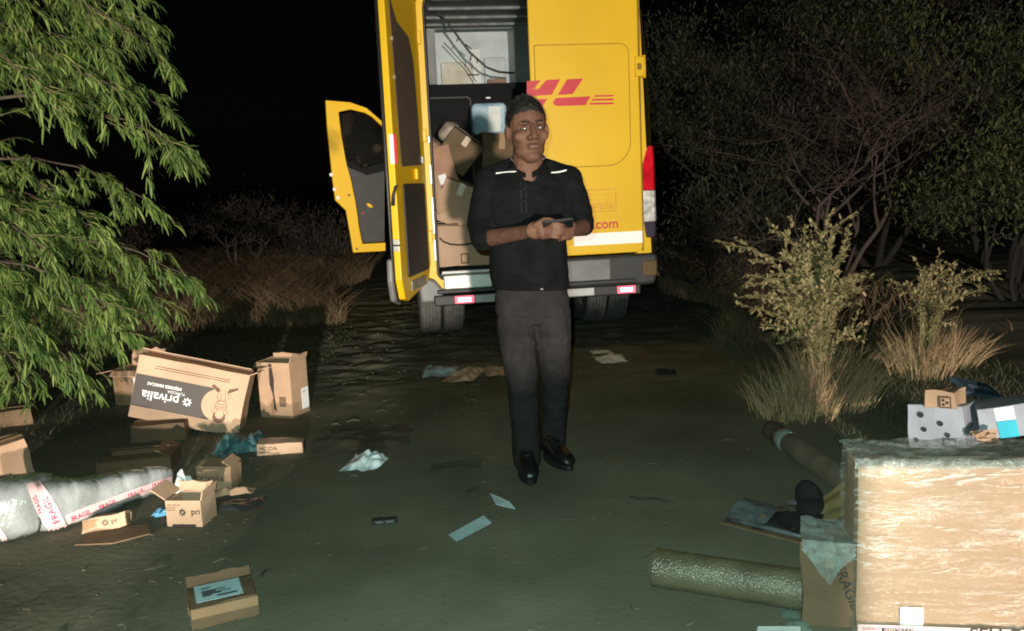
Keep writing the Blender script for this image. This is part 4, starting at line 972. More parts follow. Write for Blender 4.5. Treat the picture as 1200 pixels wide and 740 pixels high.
# long carton tube in the shade
ra, rb = G(905, 505, .055), G(1010, 580, .055); t2_ = thing('mailing_tube', 'long brown mailing tube half wrapped in film, lying towards the bushes', 'tube', loc=(ra.x, ra.y, 0))
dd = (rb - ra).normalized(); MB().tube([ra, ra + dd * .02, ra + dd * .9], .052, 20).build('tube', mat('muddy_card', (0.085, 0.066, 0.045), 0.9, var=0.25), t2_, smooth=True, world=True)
MB().tube([ra + dd * .10, ra + dd * .22], .0545, 20).build('film_band', film('grey_film', 0), t2_, smooth=True, world=True)
MB().tube([ra - dd * .003, ra + dd * .006], .045, 20).build('end_cap', mat('tan_cap', (0.3, 0.2, 0.14), 0.7), t2_, world=True)
# torn grey pouch with something black inside
tp = on_ground(918, 614); TM = Matrix.Translation((tp.x, tp.y, tp.z)) @ Matrix.Rotation(R(-38), 4, 'Z')
po = thing('plastic_pouch', 'torn grey plastic pouch on a flattened carton with dark cloth spilling out', 'pouch', M=TM)
q = MB(); q.prism([(x, y, .004) for x, y in [(-.20, -.13), (.22, -.16), (.25, .12), (-.16, .12)]], (0, 0, .008)); q.build('carton_sheet', CARD3, po)
def sheet(nx, ny, fn, thick=.003):
    q = MB()
    for i in range(nx + 1):
        for j in range(ny + 1): q.v.append(tuple(fn(i / nx, j / ny)))
    q.f = [[i * (ny + 1) + j, (i + 1) * (ny + 1) + j, (i + 1) * (ny + 1) + j + 1, i * (ny + 1) + j + 1] for i in range(nx) for j in range(ny)]; q.mi = [0] * len(q.f); return q
def crumple(cx, cy, w, d, h, seed, fr=9, yaw=0):
    cs, sn = math.cos(R(yaw)), math.sin(R(yaw))
    def fn(u, v):
        x, y = (u - .5) * w, (v - .5) * d; k = noise.noise(Vector((x * fr, y * fr, seed))); k2 = noise.noise(Vector((x * fr * 2.7, y * fr * 2.7, seed + 4)))
        e = min(1, 5 * min(u, 1 - u, v, 1 - v)); edge = 1 + .18 * noise.noise(Vector((u * 4, v * 4, seed + 9)))
        X, Y = x * edge + .02 * k2, y * edge + .02 * k
        return Vector((cx + X * cs - Y * sn, cy + X * sn + Y * cs, .006 + h * (.25 + .75 * e) * max(0.02, .5 + .75 * k + .45 * k2)))
    return fn
GF = mat('grey_pouch', (0.10, 0.115, 0.125), 0.35, var=0.3, scale=14, bump=0.7, bscale=30, coat=0.3)
sheet(18, 18, lambda u, v: Vector((-.185 + u * .15 + .02 * v, -.115 + v * .235, .016 + .050 * math.sin(math.pi * v) * (1 - .3 * u) + .008 * noise.noise(Vector((u * 5, v * 5, 2)))))).build('pouch_mouth', GF, po, smooth=True)
MB().tube([(-.03, .125, .04), (.06, .135, .05), (.15, .13, .045), (.24, .11, .04)], [.012, .010, .010, .012], 8).build('pouch_edge', GF, po, smooth=True)
MB().tube([(-.185, -.11, .02), (-.05, -.13, .03), (.08, -.14, .03), (.2, -.13, .02)], [.008, .010, .009, .006], 8).build('pouch_edge', GF, po, smooth=True)
BLK = mat('black_fabric', (0.006, 0.006, 0.007), 0.9, var=0.2)
sheet(22, 22, crumple(.06, 0, .26, .24, .06, 3.3, 7)).build('cloth', BLK, po, smooth=True)
MB().ell((.055, .13, .075), (.055, .035, .075), Matrix.Rotation(R(-15), 3, 'Y')).ell((.075, .10, .045), (.06, .06, .045)).build('black_lump', BLK, po, smooth=True)
kb = on_ground(985, 622); kr = sheet(14, 14, lambda u, v: Vector(((u - .5) * .26, (v - .5) * .18, .02 + .11 * u + .012 * noise.noise(Vector((u * 4, v * 4, 7)))))).xf(Matrix.Translation((kb.x, kb.y + .08, kb.z)) @ Matrix.Rotation(R(12), 4, 'Z')).build('kraft_sheet', mat('kraft', (0.26, 0.19, 0.085), 0.8, var=0.15), None, smooth=True); tag(kr, 'tan kraft sheet curled up behind the shorter draped carton', 'paper')
# white carton group behind the film wrapped carton
p13 = W(1122, 500, 3.5); D13 = (0.25, 0.22, 0.19)
zb13 = gh(p13.x, 3.5)
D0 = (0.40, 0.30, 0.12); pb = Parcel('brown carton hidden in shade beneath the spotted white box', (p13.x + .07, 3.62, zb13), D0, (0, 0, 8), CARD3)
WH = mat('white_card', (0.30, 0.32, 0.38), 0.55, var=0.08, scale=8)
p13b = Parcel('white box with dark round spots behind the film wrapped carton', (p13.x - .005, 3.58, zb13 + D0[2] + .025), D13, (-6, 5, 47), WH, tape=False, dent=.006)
for u, v in ((.25, .78), (.3, .45), (.72, .35), (.6, .6), (.15, .2)): disc(p13b, 'left', u, v, .008 + .006 * v, INK, 'printed_spot', .010)
for u, v in ((.3, .55), (.65, .62), (.85, .40)): disc(p13b, 'front', u, v, .010, INK, 'printed_spot', .010)
p13b.decal('left', .64, .86, .08, .28, mat('grey_print', (0.10, 0.10, 0.13), 0.6), 'printed_frame', off=.008); p13b.decal('left', .665, .835, .11, .25, WH, 'printed_field', off=.0095)
D14 = (0.135, 0.11, 0.075)
t14 = W(1114, 470, 3.50); p14 = Parcel('small rounded brown box sitting on the spotted white box', (t14.x, 3.53, t14.z - .035), D14, (-6, 4, 44), CARD, dent=.012, tape=True)
p14.decal('left', .50, .92, .10, .75, mat('brown_line', (0, 0, 0)), 'printed_square', off=.012); p14.decal('left', .55, .87, .18, .67, CARD, 'printed_field', off=.0135)
for u, v in ((.64, .55), (.78, .42), (.65, .30)): disc(p14, 'left', u, v, .006, INK, 'printed_spot', .015)
t15 = W(1146, 456, 3.72); p15 = Parcel('flat navy mailer with pale lettering behind the small rounded brown box', (t15.x + .01, 3.76, t15.z - .02), (.19, .12, .02), (18, 14, 10), mat('navy', (0.035, 0.06, 0.09), 0.4), tape=False, name='mailer', cat='mailer')
p15.text('top', 'ENVIO', .2, .3, .04, mat('pale_print', (0.3, 0.38, 0.42), 0.5))
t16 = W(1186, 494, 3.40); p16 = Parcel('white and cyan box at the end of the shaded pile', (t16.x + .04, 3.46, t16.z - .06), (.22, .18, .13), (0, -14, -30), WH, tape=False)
p16.decal('front', .30, .62, 0, .55, mat('cyan_print', (0.02, 0.42, 0.58), 0.45), 'cyan_panel'); p16.decal('front', .30, .62, .56, .98, mat('bright_white', (0.85, 0.86, 0.88), 0.5), 'white_panel')
t17 = W(1152, 508, 3.36); cr17 = sheet(14, 14, lambda u, v: Vector(((u - .5) * .10, (v - .5) * .05, .02 + .05 * noise.noise(Vector((u * 4, v * 4, 3)))))).xf(Matrix.Translation((t17.x, 3.36, t17.z - .02)) @ Matrix.Rotation(R(50), 4, 'X')).build('torn_cardboard', CARD2, None); tag(cr17, 'torn scrap of tan cardboard between the spotted and the cyan boxes', 'scrap')

# scraps on the ground
def ground_sheet(name, label, cat, px, py, w, d, h, seed, m_, yaw=0, fr=9, group=None, n=20):
    p = on_ground(px, py); o = sheet(n, n, crumple(0, 0, w, d, h, seed, fr, yaw)).build(name, m_, None, smooth=True); o.location = (p.x, p.y, p.z - .002)
    return tag(o, label, cat, group)
TEAL = mat('teal_plastic', (0.075, 0.17, 0.185), 0.4, var=0.3, scale=14, coat=0.2, bump=0.5, bscale=20)
ground_sheet('plastic_bag', 'crumpled teal plastic bag beside the slim pale box', 'bag', 280, 528, .23, .26, .115, 1.2, TEAL, 10, 11, n=30)
ground_sheet('plastic_bag', 'crumpled white and blue plastic bag on the open dirt', 'bag', 428, 545, .19, .17, .075, 4.4, mat('white_plastic', (0.50, 0.62, 0.66), 0.35, var=0.2, scale=16, coat=0.3), -12, 12, n=26)
ground_sheet('crumpled_paper', 'crumpled brown packing paper on a dark plastic sheet', 'paper', 270, 580, .21, .10, .05, 6.1, CARD, 14, 10)
ground_sheet('plastic_sheet', 'dark plastic sheet with pale edge under crumpled brown paper', 'sheet', 275, 592, .26, .16, .012, 2.2, mat('dark_sheet', (0.05, 0.055, 0.06), 0.3, var=0.4, coat=0.3), 4)
ground_sheet('tissue_paper', 'white tissue paper pulled from the small star box', 'paper', 221, 588, .13, .08, .12, 8.8, PAPER, 0, 14).location.z += .03
ground_sheet('blue_wrapper', 'small bright blue wrapper beside the small star box', 'wrapper', 189, 605, .06, .06, .05, 5.2, mat('bright_blue', (0.10, 0.30, 0.50), 0.4, var=0.3), 0, 20)
ground_sheet('cardboard_scrap', 'dark flattened carton scraps near the white and blue bag', 'scrap', 425, 515, .50, .42, .020, 9.3, mat('dirt_card', (0.075, 0.065, 0.045), 0.9), 12, 5)
ground_sheet('cardboard_scrap', 'small dark scrap of card in the middle of the track', 'scrap', 533, 547, .24, .14, .014, 3.9, mat('dirt_card', (0.075, 0.065, 0.045), 0.9), 5, 8)
ground_sheet('crumpled_cloth', 'pale crumpled bag lying behind the van step', 'bag', 515, 436, .24, .35, .07, 7.7, mat('pale_rag', (0.32, 0.40, 0.44), 0.6, var=0.3), 0, 9)
ground_sheet('torn_cardboard', 'torn piece of tan cardboard next to the pale crumpled bag', 'scrap', 543, 440, .23, .40, .06, 2.9, CARD2, -12, 6)
ground_sheet('torn_cardboard', 'torn tan cardboard piece by the heels of the man', 'scrap', 583, 436, .20, .30, .05, 11.9, CARD2, 10, 7)
ground_sheet('paper_scrap', 'larger white paper scrap on the track behind the right van wheels', 'scrap', 716, 420, .22, .28, .035, 13.3, PAPER, 8, 8)
ground_sheet('paper_scrap', 'small flat pale paper scrap just beyond the larger white scrap', 'scrap', 705, 412, .16, .2, .02, 15.3, PAPER, 8, 8)
ground_sheet('film_scrap', 'grey green film scrap under the bubble wrap tube', 'scrap', 932, 728, .05, .14, .012, 21.3, mat('greenish_film', (0.16, 0.22, 0.19), 0.4, var=0.3), 0, 12)
def slip(label, corners, m_, name='paper_slip', th=.0015, cat='paper'):
    pts = [on_ground(*c) for c in corners]; c = sum(pts, Vector()) / len(pts); z = max(p.z for p in pts) + .004
    o = MB().prism([(p.x - c.x, p.y - c.y, .003 * (i % 2)) for i, p in enumerate(pts)], (0, 0, th)).build(name, m_, None); o.location = (c.x, c.y, z); return tag(o, label, cat)
slip('long pale blue paper slip lying on bare dirt', [(526, 628), (567, 606), (576, 614), (535, 636.5)], BLUEP)
slip('short white blue paper slip near the shoes of the man', [(574, 579), (597, 590), (604, 598), (581, 593)], mat('pale_blue_white', (0.5, 0.64, 0.70), 0.5))
slip('white paper by the foot of the bubble wrap tube', [(888, 736), (938, 737), (938, 752), (886, 751)], PAPER)
sb_ = on_ground(451, 612); k_ = thing('small_case', 'little flat black case lying on bare dirt beyond the label parcel', 'case', loc=sb_, rot=(0, 0, R(4)))
MB().prism([(x, y, 0) for x, y in rounded(-.052, .052, -.02, .02, .008, 3)], (0, 0, .018)).build('shell', BLACKP, k_, bevel=.003); MB().box((-.02, -.0205, .010), (.03, .002, .007)).build('clasp', GREYP, k_); MB().box((.022, -.0205, .010), (.03, .002, .007)).build('clasp', GREYP, k_)
sb_ = on_ground(780, 438); k_ = thing('black_lump', 'black flat object alone on the track right of the man', 'object', loc=sb_, rot=(0, 0, R(10)))
sheet(10, 10, crumple(0, 0, .13, .13, .045, 5.5, 14)).build('cloth', BLK, k_, smooth=True)

# load inside the van, standing on its floor
def inside(label, px, py, y0, dims, rot, m_=None, **k):
    x, z = VW(px, py, y0); M_ = VAN @ Matrix.Translation((x, y0 + dims[1] / 2, z)) @ Euler([R(a) for a in rot]).to_matrix().to_4x4() @ Matrix.Translation((0, 0, -dims[2] / 2))
    return Parcel(label, None, dims, m_=m_, M=M_, group='load piled inside the van', **k)
i1 = inside('brown carton with black curved line standing on the van sill', 547, 288, 0.12, (.56, .40, .34), (0, 0, 0), CARD2); line(i1, [(.10, .72), (.16, .62), (.26, .55), (.40, .52), (.55, .535), (.66, .60)], .008, INK, 'curved_line'); q_ = i1.decal('front', .40, .52, .06, .32, CARD3, 'printed_mark'); i1.decal('front', .42, .50, .10, .28, CARD2, 'printed_field', off=.005)
i1b = inside('shaded brown carton lying over the curved line carton', 547, 268, 0.16, (.58, .38, .10), (0, 0, 0), CARD3); i1b.decal('front', .6, .8, .65, .95, PAPER, 'label')
inside('tilted brown carton wedged on top of the load', 537, 238, 0.15, (.30, .34, .36), (4, 24, -6), CARD2, seed=2)
inside('thin brown carton standing on edge beside the left jamb of the van', 509, 225, 0.15, (.10, .3, .36), (0, -18, 8), CARD, seed=8)
i3 = inside('pinkish brown carton leaning against the left van wall', 513, 195, 0.22, (.20, .36, .32), (0, -14, 14), mat('pink_card', (0.36, 0.20, 0.14), 0.8), seed=4); i3.decal('front', .1, .5, .05, .3, PAPER, 'label')
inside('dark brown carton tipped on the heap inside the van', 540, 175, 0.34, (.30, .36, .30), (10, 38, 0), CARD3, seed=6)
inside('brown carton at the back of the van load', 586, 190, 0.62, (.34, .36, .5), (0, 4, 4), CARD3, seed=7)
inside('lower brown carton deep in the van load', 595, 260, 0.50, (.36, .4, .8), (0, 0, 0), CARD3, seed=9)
for lab, px, py, yy, rx, rz, m_ in (('pale cloth sack poking out of the van load', 527, 154, .5, .10, .075, mat('pale_sack', (0.40, 0.34, 0.28), 0.8, var=0.2)), ('pinkish sack at the left edge of the van load', 507, 172, .3, .075, .085, mat('pink_sack', (0.30, 0.18, 0.14), 0.8, var=0.2))):
    x, z = VW(px, py, yy); t = thing('sack', lab, 'sack', M=VAN @ Matrix.Translation((x, yy + .1, z - rz))); q = MB(); q.ell((0, 0, rz), (rx, .12, rz), Matrix.Rotation(R(-35), 3, 'Y'), 24, 16)
    q.v = [tuple(Vector(v) * (1 + .12 * noise.noise(Vector(v) * 14))) for v in q.v]; q.build('sack', m_, t, smooth=True)
x, z = VW(575, 139, 1.0); t = thing('plastic_tote', 'white and blue tote bag on top of the van load', 'bag', M=VAN @ Matrix.Translation((x, 1.1, z - .14)))
q = MB(); q.prism([(a, 0, b) for a, b in rounded(-.16, .17, 0, .29, .05, 4)], (0, .2, 0)); q.build('bag', mat('pale_blue_bag', (0.40, 0.52, 0.60), 0.5, var=0.25, scale=5, c2=(0.15, 0.28, 0.42)), t, bevel=.03)
MB().prism([(a, -.004, b) for a, b in [(-.02, .02), (.10, .03), (.11, .25), (.0, .26)]], (0, .003, 0)).build('white_panel', mat('white_panel', (0, 0, 0)), t)
# ---------------------------------------------------------------- plants
class Leaves:
    """many small bent leaves gathered as arrays, one mesh"""
    def __init__(s): s.v = []; s.f = []
    def leaf(s, p, d, length, width, droop=0.3, up=None):
        d = d.normalized(); side = d.cross(up or Vector((rng.uniform(-1, 1), rng.uniform(-1, 1), 1.2)))
        if side.length < 1e-3: side = Vector((1, 0, 0))
        side.normalize(); b = len(s.v); q = p
        for k, w in enumerate((.45, 1.0, .9, .30)):
            s.v += [tuple(q - side * (width * w / 2)), tuple(q + side * (width * w / 2))]
            q = q + d * (length / 3); d = (d + Vector((0, 0, -droop))).normalized()
        s.f += [(b, b + 1, b + 3, b + 2), (b + 2, b + 3, b + 5, b + 4), (b + 4, b + 5, b + 7, b + 6)]
    def build(s, name, m_, parent):
        me = bpy.data.meshes.new(name); me.from_pydata(s.v, [], s.f); me.materials.append(m_)
        inv = parent.matrix_basis.inverted()
        for v in me.vertices: v.co = inv @ v.co
        o = bpy.data.objects.new(name, me); col.objects.link(o); o.parent = parent; return o
def rv(a=1.0): return Vector((rng.uniform(-a, a), rng.uniform(-a, a), rng.uniform(-a, a)))
BARK = mat('bark', (0.055, 0.042, 0.03), 0.9, var=0.25, scale=14, bump=0.5, bscale=30)
TWIG = mat('green_twig', (0.13, 0.12, 0.05), 0.8, var=0.2)
LEAFG = mat('mesquite_leaf', (0.094, 0.158, 0.038), 0.6, var=0.14, scale=2.5, spec=0.25, island=0.55, transl=0.18)
# the mesquite hanging in from the left
tb = Vector((-4.75, 5.6, gh(-4.75, 5.6)))
mq = thing('mesquite_tree', 'feathery green mesquite hanging over the parcels', 'tree', loc=tb)
wood = MB(); lv = Leaves()
top = tb + Vector((.25, -.1, 2.1))
wood.tube([tb - Vector((0, 0, .1)), tb + Vector((.06, 0, .7)), tb + Vector((.12, -.06, 1.4)), top], [.16, .13, .11, .08], 12)
crownpts = []
def frond(p, d, n, L):
    """a thin twig with tufts of narrow, drooping leaves"""
    pts = [p]; q = p.copy(); d = d.normalized()
    for k in range(n):
        d = (d + Vector((0, 0, -.05)) + rv(.16)).normalized(); q = q + d * (L / n); pts.append(q.copy())
        side = d.cross(Vector((0, 0, 1))).normalized(); s0 = rng.choice((-1, 1))
        base = (d * rng.uniform(.5, 1.1) + side * s0 * rng.uniform(.1, .8) + Vector((0, 0, rng.uniform(-.6, .2)))).normalized()
        for s in range(rng.randint(2, 6)):
            ld = base + rv(.42) + Vector((0, 0, -.12)); lv.leaf(q + rv(.014), ld, rng.uniform(.045, .115), rng.uniform(.007, .0118), rng.uniform(.10, .50))
    wood.tube(pts, [.0040 - .0026 * i / n for i in range(n + 1)], 4, mi=1)
# branch ends seen on the photograph: (pixel of the tip, depth, length)
tips = [(150, -8, 5.2), (190, 62, 5.0), (204, 172, 4.9), (186, 120, 5.2), (70, 122, 4.6), (128, 100, 4.8), (164, 234, 5.1), (216, 324, 4.9), (150, 300, 5.1), (132, 385, 4.9), (92, 436, 4.7), (20, 432, 4.6), (160, 330, 5.2), (120, 350, 4.7), (40, 395, 4.6), (60, 300, 4.7), (100, 262, 4.9), (60, 60, 4.9), (20, 20, 4.8), (110, 20, 5.1), (0, 330, 4.6), (90, 380, 5.0), (130, 60, 5.0), (40, 250, 4.9), (180, 350, 5.2), (10, 380, 4.8), (150, 20, 5.3), (60, 225, 5.2), (30, 60, 5.4), (80, 330, 5.3)]
for k, (px, py, Y) in enumerate(tips):
    tip = W(px, py, Y); up_ = py < 185
    start = W(-90 + rng.uniform(-50, 30), py - (rng.uniform(10, 120) if up_ else rng.uniform(-10, 110)), Y + rng.uniform(-.1, .6))
    mid = start.lerp(tip, rng.uniform(.45, .7)) + Vector((0, rng.uniform(-.2, .2), rng.uniform(.10, .42))); pts = []
    for t in np.linspace(0, 1, 12):
        pts.append(start * (1 - t) ** 2 + mid * (2 * t * (1 - t)) + tip * t * t + rv(.018))
    wood.tube([top.lerp(start, .4), top.lerp(start, .75) + rv(.08)] + pts, [.03, .022] + [.011 * (1 - t) + .0022 for t in np.linspace(0, 1, 12)], 5)
    for i in range(3, 12):
        p = pts[i]; d = (pts[i] - pts[i - 1]).normalized()
        for r_ in range(rng.choice((1, 2)) if i < 9 else 3):
            fd_ = d * rng.uniform(.4, 1.1) + Vector((rng.uniform(-.2, .55), rng.uniform(-.7, .7), rng.uniform(-.85, .25)))
            frond(p + rv(.03), fd_, rng.randint(5, 8), rng.uniform(.14, .34) * (0.75 if i > 9 else 1))
for k in range(90):                                   # sparser twigs further back
    px, py = rng.uniform(-60, 150), rng.uniform(-40, 420)
    if px > 105 or (105 < py < 205 and px > 10): continue
    p = W(px, py, rng.uniform(5.2, 6.2)); frond(p, Vector((rng.uniform(.1, 1), rng.uniform(-.6, .4), rng.uniform(-.7, .1))), 6, rng.uniform(.2, .4))
wood.build('trunk', [BARK, TWIG], mq, smooth=True, world=True); lv.build('crown', LEAFG, mq)

# two small-leaved bushes on the right, with stems measured by their tips
BUSHL = mat('bush_leaf', (0.27, 0.225, 0.105), 0.7, var=0.15, scale=3, island=0.38, transl=0.15)
STRAW = mat('dry_grass', (0.33, 0.235, 0.125), 0.8, var=0.15, scale=3, island=0.3)
def small_bush(label, base_px, Y, tips, seed, per=9):
    b = W(*base_px, Y); b = Vector((b.x, Y, gh(b.x, Y))); t = thing('shrub', label, 'shrub', loc=b, group='small shrubs by the track'); st = MB(); L = Leaves(); 
    for (px, py, dy) in tips:
        tip = W(px, py, Y + dy); s0 = b + Vector((rng.uniform(-.04, .04), rng.uniform(-.04, .04), 0)); h = tip.z - b.z
        mid = Vector((b.x + (tip.x - b.x) * .10 + rng.uniform(-.03, .03), b.y + (tip.y - b.y) * .2, b.z + h * rng.uniform(.92, 1.04))); pts = [s0 * (1 - u) ** 2 + mid * (2 * u * (1 - u)) + tip * u * u for u in np.linspace(0, 1, 16)]
        st.tube(pts, [.008 * (1 - u) + .002 for u in np.linspace(0, 1, 16)], 5)
        for i in range(5, 16):
            d = (pts[i] - pts[i - 1]).normalized()
            for r_ in range(per):
                p = pts[i - 1].lerp(pts[i], rng.random()); ld = d * rng.uniform(.2, .9) + rv(.9)
                L.leaf(p + rv(.014), ld, rng.uniform(.022, .040), rng.uniform(.010, .016), .15)
            if i % 2 == 0:                                  # side shoots
                sd = (d + rv(.9)).normalized(); q = pts[i]; 
                for r_ in range(5):
                    q2 = q + sd * .028; st.tube([q, q2], .0016, 3, caps=False); q = q2
                    for e in range(3): L.leaf(q + rv(.01), sd + rv(.9), rng.uniform(.02, .034), rng.uniform(.011, .017), .15)
    st.build('stem', TWIG, t, world=True); L.build('foliage', BUSHL, t)
tipsA = [(852, 288, 0), (905, 272, .1), (980, 268, .1), (992, 290, 0), (1000, 325, .1), (884, 345, -.1), (880, 362, -.1), (893, 382, -.1), (876, 322, 0), (930, 300, .15), (950, 285, .2), (970, 300, -.1), (990, 340, -.1), (910, 330, .2), (940, 330, -.15), (960, 350, -.1), (920, 360, -.15), (1005, 330, .2), (935, 390, -.2), (915, 300, -.1), (960, 320, .1), (975, 375, .1), (1010, 385, .1), (940, 310, -.05), (955, 340, .05), (930, 350, .1), (945, 365, -.1), (925, 320, 0), (985, 360, 0), (965, 275, 0)]
small_bush('small-leaved shrub with long side shoots nearest the track', (962, 478), 4.85, tipsA, 1)
tipsB = [(1166, 318, 0), (1158, 338, 0), (1100, 310, .1), (1085, 320, 0), (1075, 345, -.1), (1110, 330, .1), (1120, 345, -.1), (1090, 350, .1), (1130, 325, .05), (1064, 335, .1), (1100, 365, -.15), (1082, 372, .1), (1115, 318, .2)]
small_bush('smaller shrub with two bare-tipped shoots behind the spotted white box', (1082, 440), 5.5, tipsB, 2, 8)
def tuft(label, base_px, Y, n, h, spread, seed, lean=(0, 0), group='dry grass tufts'):
    b = W(*base_px, Y); b = Vector((b.x, Y, gh(b.x, Y))); t = thing('grass_tuft', label, 'grass', loc=b, group=group); v, f = [], []
    for k in range(n):
        a = rng.uniform(0, 2 * math.pi); r0 = rng.uniform(0, spread * .45); p = b + Vector((math.cos(a) * r0, math.sin(a) * r0, 0)); d = Vector((math.cos(a) * rng.uniform(.05, .6) + lean[0], math.sin(a) * rng.uniform(.05, .6) + lean[1], 1)).normalized()
        L = h * rng.uniform(.5, 1.1); w = rng.uniform(.004, .008); side = Vector((rng.uniform(-1, 1), rng.uniform(-.4, .4), 0)).normalized(); i0 = len(v)
        for s in range(4):
            ww = w * (1 - s / 3.2); v += [tuple(p - side * ww / 2), tuple(p + side * ww / 2)]; p = p + d * (L / 3); d = (d + Vector((d.x * .35, d.y * .35, -.35 * rng.random())) + rv(.22)).normalized()
        for s in range(3): f.append((i0 + 2 * s, i0 + 2 * s + 1, i0 + 2 * s + 3, i0 + 2 * s + 2))
    q = MB(); q.add(v, f); me = q.mesh('blades', STRAW); o = bpy.data.objects.new('blades', me); col.objects.link(o); o.parent = t
    inv = t.matrix_basis.inverted()
    for vv_ in me.vertices: vv_.co = inv @ vv_.co
tuft('dry straw tuft at the foot of the long-shoot shrub', (975, 462), 4.80, 560, .44, .52, 1, (.10, 0))
tuft('low straw clump trailing out in front of the long-shoot shrub', (930, 478), 4.66, 380, .32, .55, 4, (-.1, -.1))
tuft('dry straw tuft at the foot of the smaller shrub', (1078, 432), 5.42, 460, .34, .42, 2)
tuft('dry straw tuft bending away beside the smaller shrub', (1122, 412), 5.6, 340, .30, .30, 3, (.45, 0))

# trees and thickets behind
def tree(label, base, h, spread, nl, leafm, seed, trunks=3, bare=False, lsize=(.05, .11), group='trees behind the track', name='thicket_tree', rad=.05, levels=4):
    r = random.Random(seed); b = Vector((base[0], base[1], gh(*base) - .03)); t = thing(name, label, 'tree', loc=b, group=group); wd = MB(); tipsL = []
    def grow(p, d, L, rad, lv_):
        pts = [p]; q = p.copy()
        for k in range(4):
            d = (d + Vector((r.uniform(-.28, .28), r.uniform(-.28, .28), r.uniform(-.12, .16)))).normalized(); q = q + d * (L / 4); pts.append(q.copy())
        wd.tube(pts, [rad * (1 - .45 * i / 4) for i in range(5)], 6 if lv_ > 2 else 4, caps=False)
        if lv_ == 0: tipsL.append((pts, d)); return
        if lv_ <= 2: tipsL.append((pts, d))
        for k in range(r.choice((2, 3, 3))):
            a = r.choice(pts[2:]); nd = (d * .7 + Vector((r.uniform(-1, 1) * spread, r.uniform(-1, 1) * spread, r.uniform(-.35, .6)))).normalized(); grow(a, nd, L * r.uniform(.62, .85), rad * .55, lv_ - 1)
    for k in range(trunks):
        a = 2 * math.pi * k / trunks + r.random(); grow(b + Vector((math.cos(a) * .1, math.sin(a) * .1, 0)), Vector((math.cos(a) * .45 * spread, math.sin(a) * .45 * spread, 1)), h * .38, rad, levels)
    wd.build('trunk', mat('grey_bark', (0.07, 0.05, 0.038), 0.9, var=0.2) if bare else mat('dark_bark', (0.014, 0.011, 0.009), 0.9, var=0.25), t, smooth=True, world=True)
    if nl:
        L = Leaves(); 
        for k in range(nl):
            pts, d = r.choice(tipsL); p = r.choice(pts[1:]); o_ = Vector((r.gauss(0, .12), r.gauss(0, .12), r.gauss(0, .10)))
            L.leaf(p + o_, Vector((r.uniform(-1, 1), r.uniform(-1, 1), r.uniform(-1.0, .4))), r.uniform(*lsize), r.uniform(.010, .022), .3)
        L.build('crown', leafm, t)
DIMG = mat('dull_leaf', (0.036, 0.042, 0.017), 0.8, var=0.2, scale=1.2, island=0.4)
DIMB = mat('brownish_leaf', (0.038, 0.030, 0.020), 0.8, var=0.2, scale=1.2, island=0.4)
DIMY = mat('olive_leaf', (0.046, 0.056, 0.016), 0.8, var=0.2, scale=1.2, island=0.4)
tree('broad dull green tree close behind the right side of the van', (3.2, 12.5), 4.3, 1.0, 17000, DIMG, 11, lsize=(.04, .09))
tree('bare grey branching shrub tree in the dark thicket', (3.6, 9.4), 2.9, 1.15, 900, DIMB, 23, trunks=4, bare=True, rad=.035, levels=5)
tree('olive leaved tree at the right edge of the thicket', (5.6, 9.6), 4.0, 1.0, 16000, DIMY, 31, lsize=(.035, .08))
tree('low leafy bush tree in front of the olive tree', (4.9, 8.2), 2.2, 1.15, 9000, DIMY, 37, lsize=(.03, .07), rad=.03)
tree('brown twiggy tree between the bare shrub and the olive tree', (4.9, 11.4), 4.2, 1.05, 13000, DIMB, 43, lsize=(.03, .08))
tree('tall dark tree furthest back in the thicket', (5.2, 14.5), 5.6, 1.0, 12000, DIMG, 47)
tree('scrubby brown bush at the verge right of the van', (2.25, 9.3), 1.3, 1.1, 2600, DIMB, 53, rad=.02, lsize=(.03, .08), name='verge_bush')
tree('second scrubby bush at the verge beyond the first', (3.0, 10.4), 1.9, 1.1, 3500, DIMG, 59, rad=.025, lsize=(.04, .1), name='verge_bush')
tree('small twiggy dry shrub left of the driver door', (-4.4, 14.0), 1.9, 1.1, 1600, DIMB, 61, bare=True, rad=.03, name='dry_shrub')
tree('low dry bush beyond the dark left verge', (-6.4, 12.5), 1.4, 1.2, 2500, DIMB, 67, rad=.03, name='dry_shrub')
tree('dry bush beside the front of the van', (-2.9, 13.6), 1.3, 1.1, 2200, DIMB, 71, rad=.025, name='dry_shrub')
# far grass as one mass on each side
def grass_mass(name, label, fn, n, h, m_, w=(.008, .016)):
    v, f = [], []
    for k in range(n):
        x, y = fn(); p = Vector((x, y, gh(x, y) - .01)); a = rng.uniform(0, 6.28); d = Vector((math.cos(a) * .45, math.sin(a) * .45, 1)).normalized(); L = rng.uniform(h[0], h[1]); ww = rng.uniform(*w); s = Vector((1, rng.uniform(-.3, .3), 0)).normalized(); i0 = len(v)
        for q in range(3): v += [tuple(p - s * ww * (1 - q / 2.3) / 2), tuple(p + s * ww * (1 - q / 2.3) / 2)]; p = p + d * (L / 2); d = (d + Vector((d.x, d.y, -.35))).normalized()
        f += [(i0, i0 + 1, i0 + 3, i0 + 2), (i0 + 2, i0 + 3, i0 + 5, i0 + 4)]
    o = MB().add(v, f).build(name, m_); tag(o, label, 'grass', kind='stuff')
FARG = mat('far_dry_grass', (0.13, 0.09, 0.048), 0.9, var=0.25, scale=.9, island=0.35)
def verge_left():
    y = rng.uniform(8.6, 17); edge = -1.9 - .10 * (y - 8) - .25 * math.sin(y * 1.3); return edge - abs(rng.gauss(0, 1.7)) * (0.4 + .06 * y), y
def verge_right():
    y = rng.uniform(6.6, 13); return 1.75 + .06 * (y - 6) + .2 * math.sin(y * 1.7) + abs(rng.gauss(0, .7)), y
grass_mass('far_grass', 'dry grass on the bank left of the van', verge_left, 9000, (.18, .55), FARG)
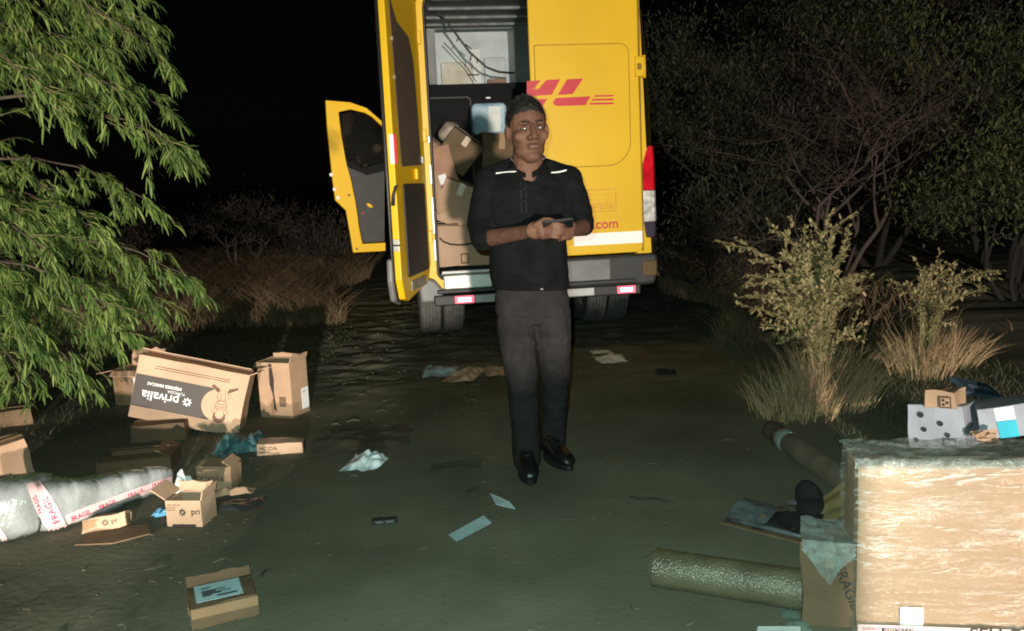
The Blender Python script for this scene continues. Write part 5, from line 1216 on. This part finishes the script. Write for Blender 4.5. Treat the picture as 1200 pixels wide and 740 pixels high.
grass_mass('far_grass', 'dry grass along the verge right of the van', verge_right, 3000, (.12, .42), FARG)
def near_right(): return rng.uniform(1.55, 3.2), rng.uniform(3.6, 7.0)
grass_mass('low_weeds', 'short dark weeds on the ground round the shrubs', near_right, 2600, (.04, .14), mat('dark_weed', (0.055, 0.058, 0.03), 0.9, island=.3), (.004, .009))
def near_left(): return -1.5 - abs(rng.gauss(0, 1.1)), rng.uniform(4.2, 8.2)
grass_mass('low_weeds', 'short dark weeds on the ground left of the track', near_left, 2600, (.02, .08), mat('dark_weed', (0, 0, 0)), (.004, .008))
# twigs and pebbles trodden into the dirt
tw = MB()
for k in range(260):
    x = rng.gauss(-.2, 1.2); y = 2.2 + 6.5 * rng.random() ** 1.3; a = rng.uniform(0, 3.14); L = rng.uniform(.015, .09); z = gh(x, y) + .004
    tw.tube([(x, y, z), (x + math.cos(a) * L * .5, y + math.sin(a) * L * .5, z + .004), (x + math.cos(a + .4) * L, y + math.sin(a + .4) * L, z)], rng.uniform(.001, .0028), 4)
tag(tw.build('twig_litter', mat('twig_litter', (0.10, 0.09, 0.06), 0.9, island=.4)), 'scattered dry twigs and straw on the dirt', 'litter', kind='stuff')
pb_ = MB()
for k in range(1400):
    x = rng.gauss(-.3, 1.6); y = 2.2 + 8 * rng.random() ** 1.2; r_ = rng.uniform(.002, .008) * (1.6 if y > 6 else 1); z = gh(x, y); pb_.ell((x, y, z + r_ * .2), (r_ * rng.uniform(.8, 1.5), r_, r_ * .6), None, 6, 4)
tag(pb_.build('pebbles', mat('pebble', (0.105, 0.10, 0.072), 1.0, island=.2, spec=0.05)), 'small clods and pebbles on the track', 'pebbles', kind='stuff')
for lab, L in (('thin forked twig lying on the dirt right of the man', [(738, 584), (752, 587), (764, 586), (775, 588), (786, 590)]), ('short dark twig by the bare dirt near the paper slips', [(546, 577), (556, 573), (566, 570)]), ('bent twig near the label parcel', [(306, 676), (312, 668), (320, 667)])):
    p = [on_ground(*c, .006) for c in L]; t = thing('twig', lab, 'twig', loc=p[0]); MB().tube(p, [.005] * (len(p) - 1) + [.002], 5).build('stick', mat('dark_twig', (0.035, 0.03, 0.02), 0.9), t, world=True)
# unseen cartons added behind the photographer: their shadow darkens the near dirt
for lab, x, y, d in (('low carton at the left end of the row behind the photographer', -.165, -1.25, (.57, .34, .46)), ('narrow upright carton in the row behind the photographer', .2525, -1.24, (.185, .30, .62)), ('wide tall carton at the right end of the row behind the photographer', .6975, -1.22, (.615, .36, .69))):
    Parcel(lab, (x, y, -.01), d, (0, 0, 0), CARD, seed=12, dent=.001)
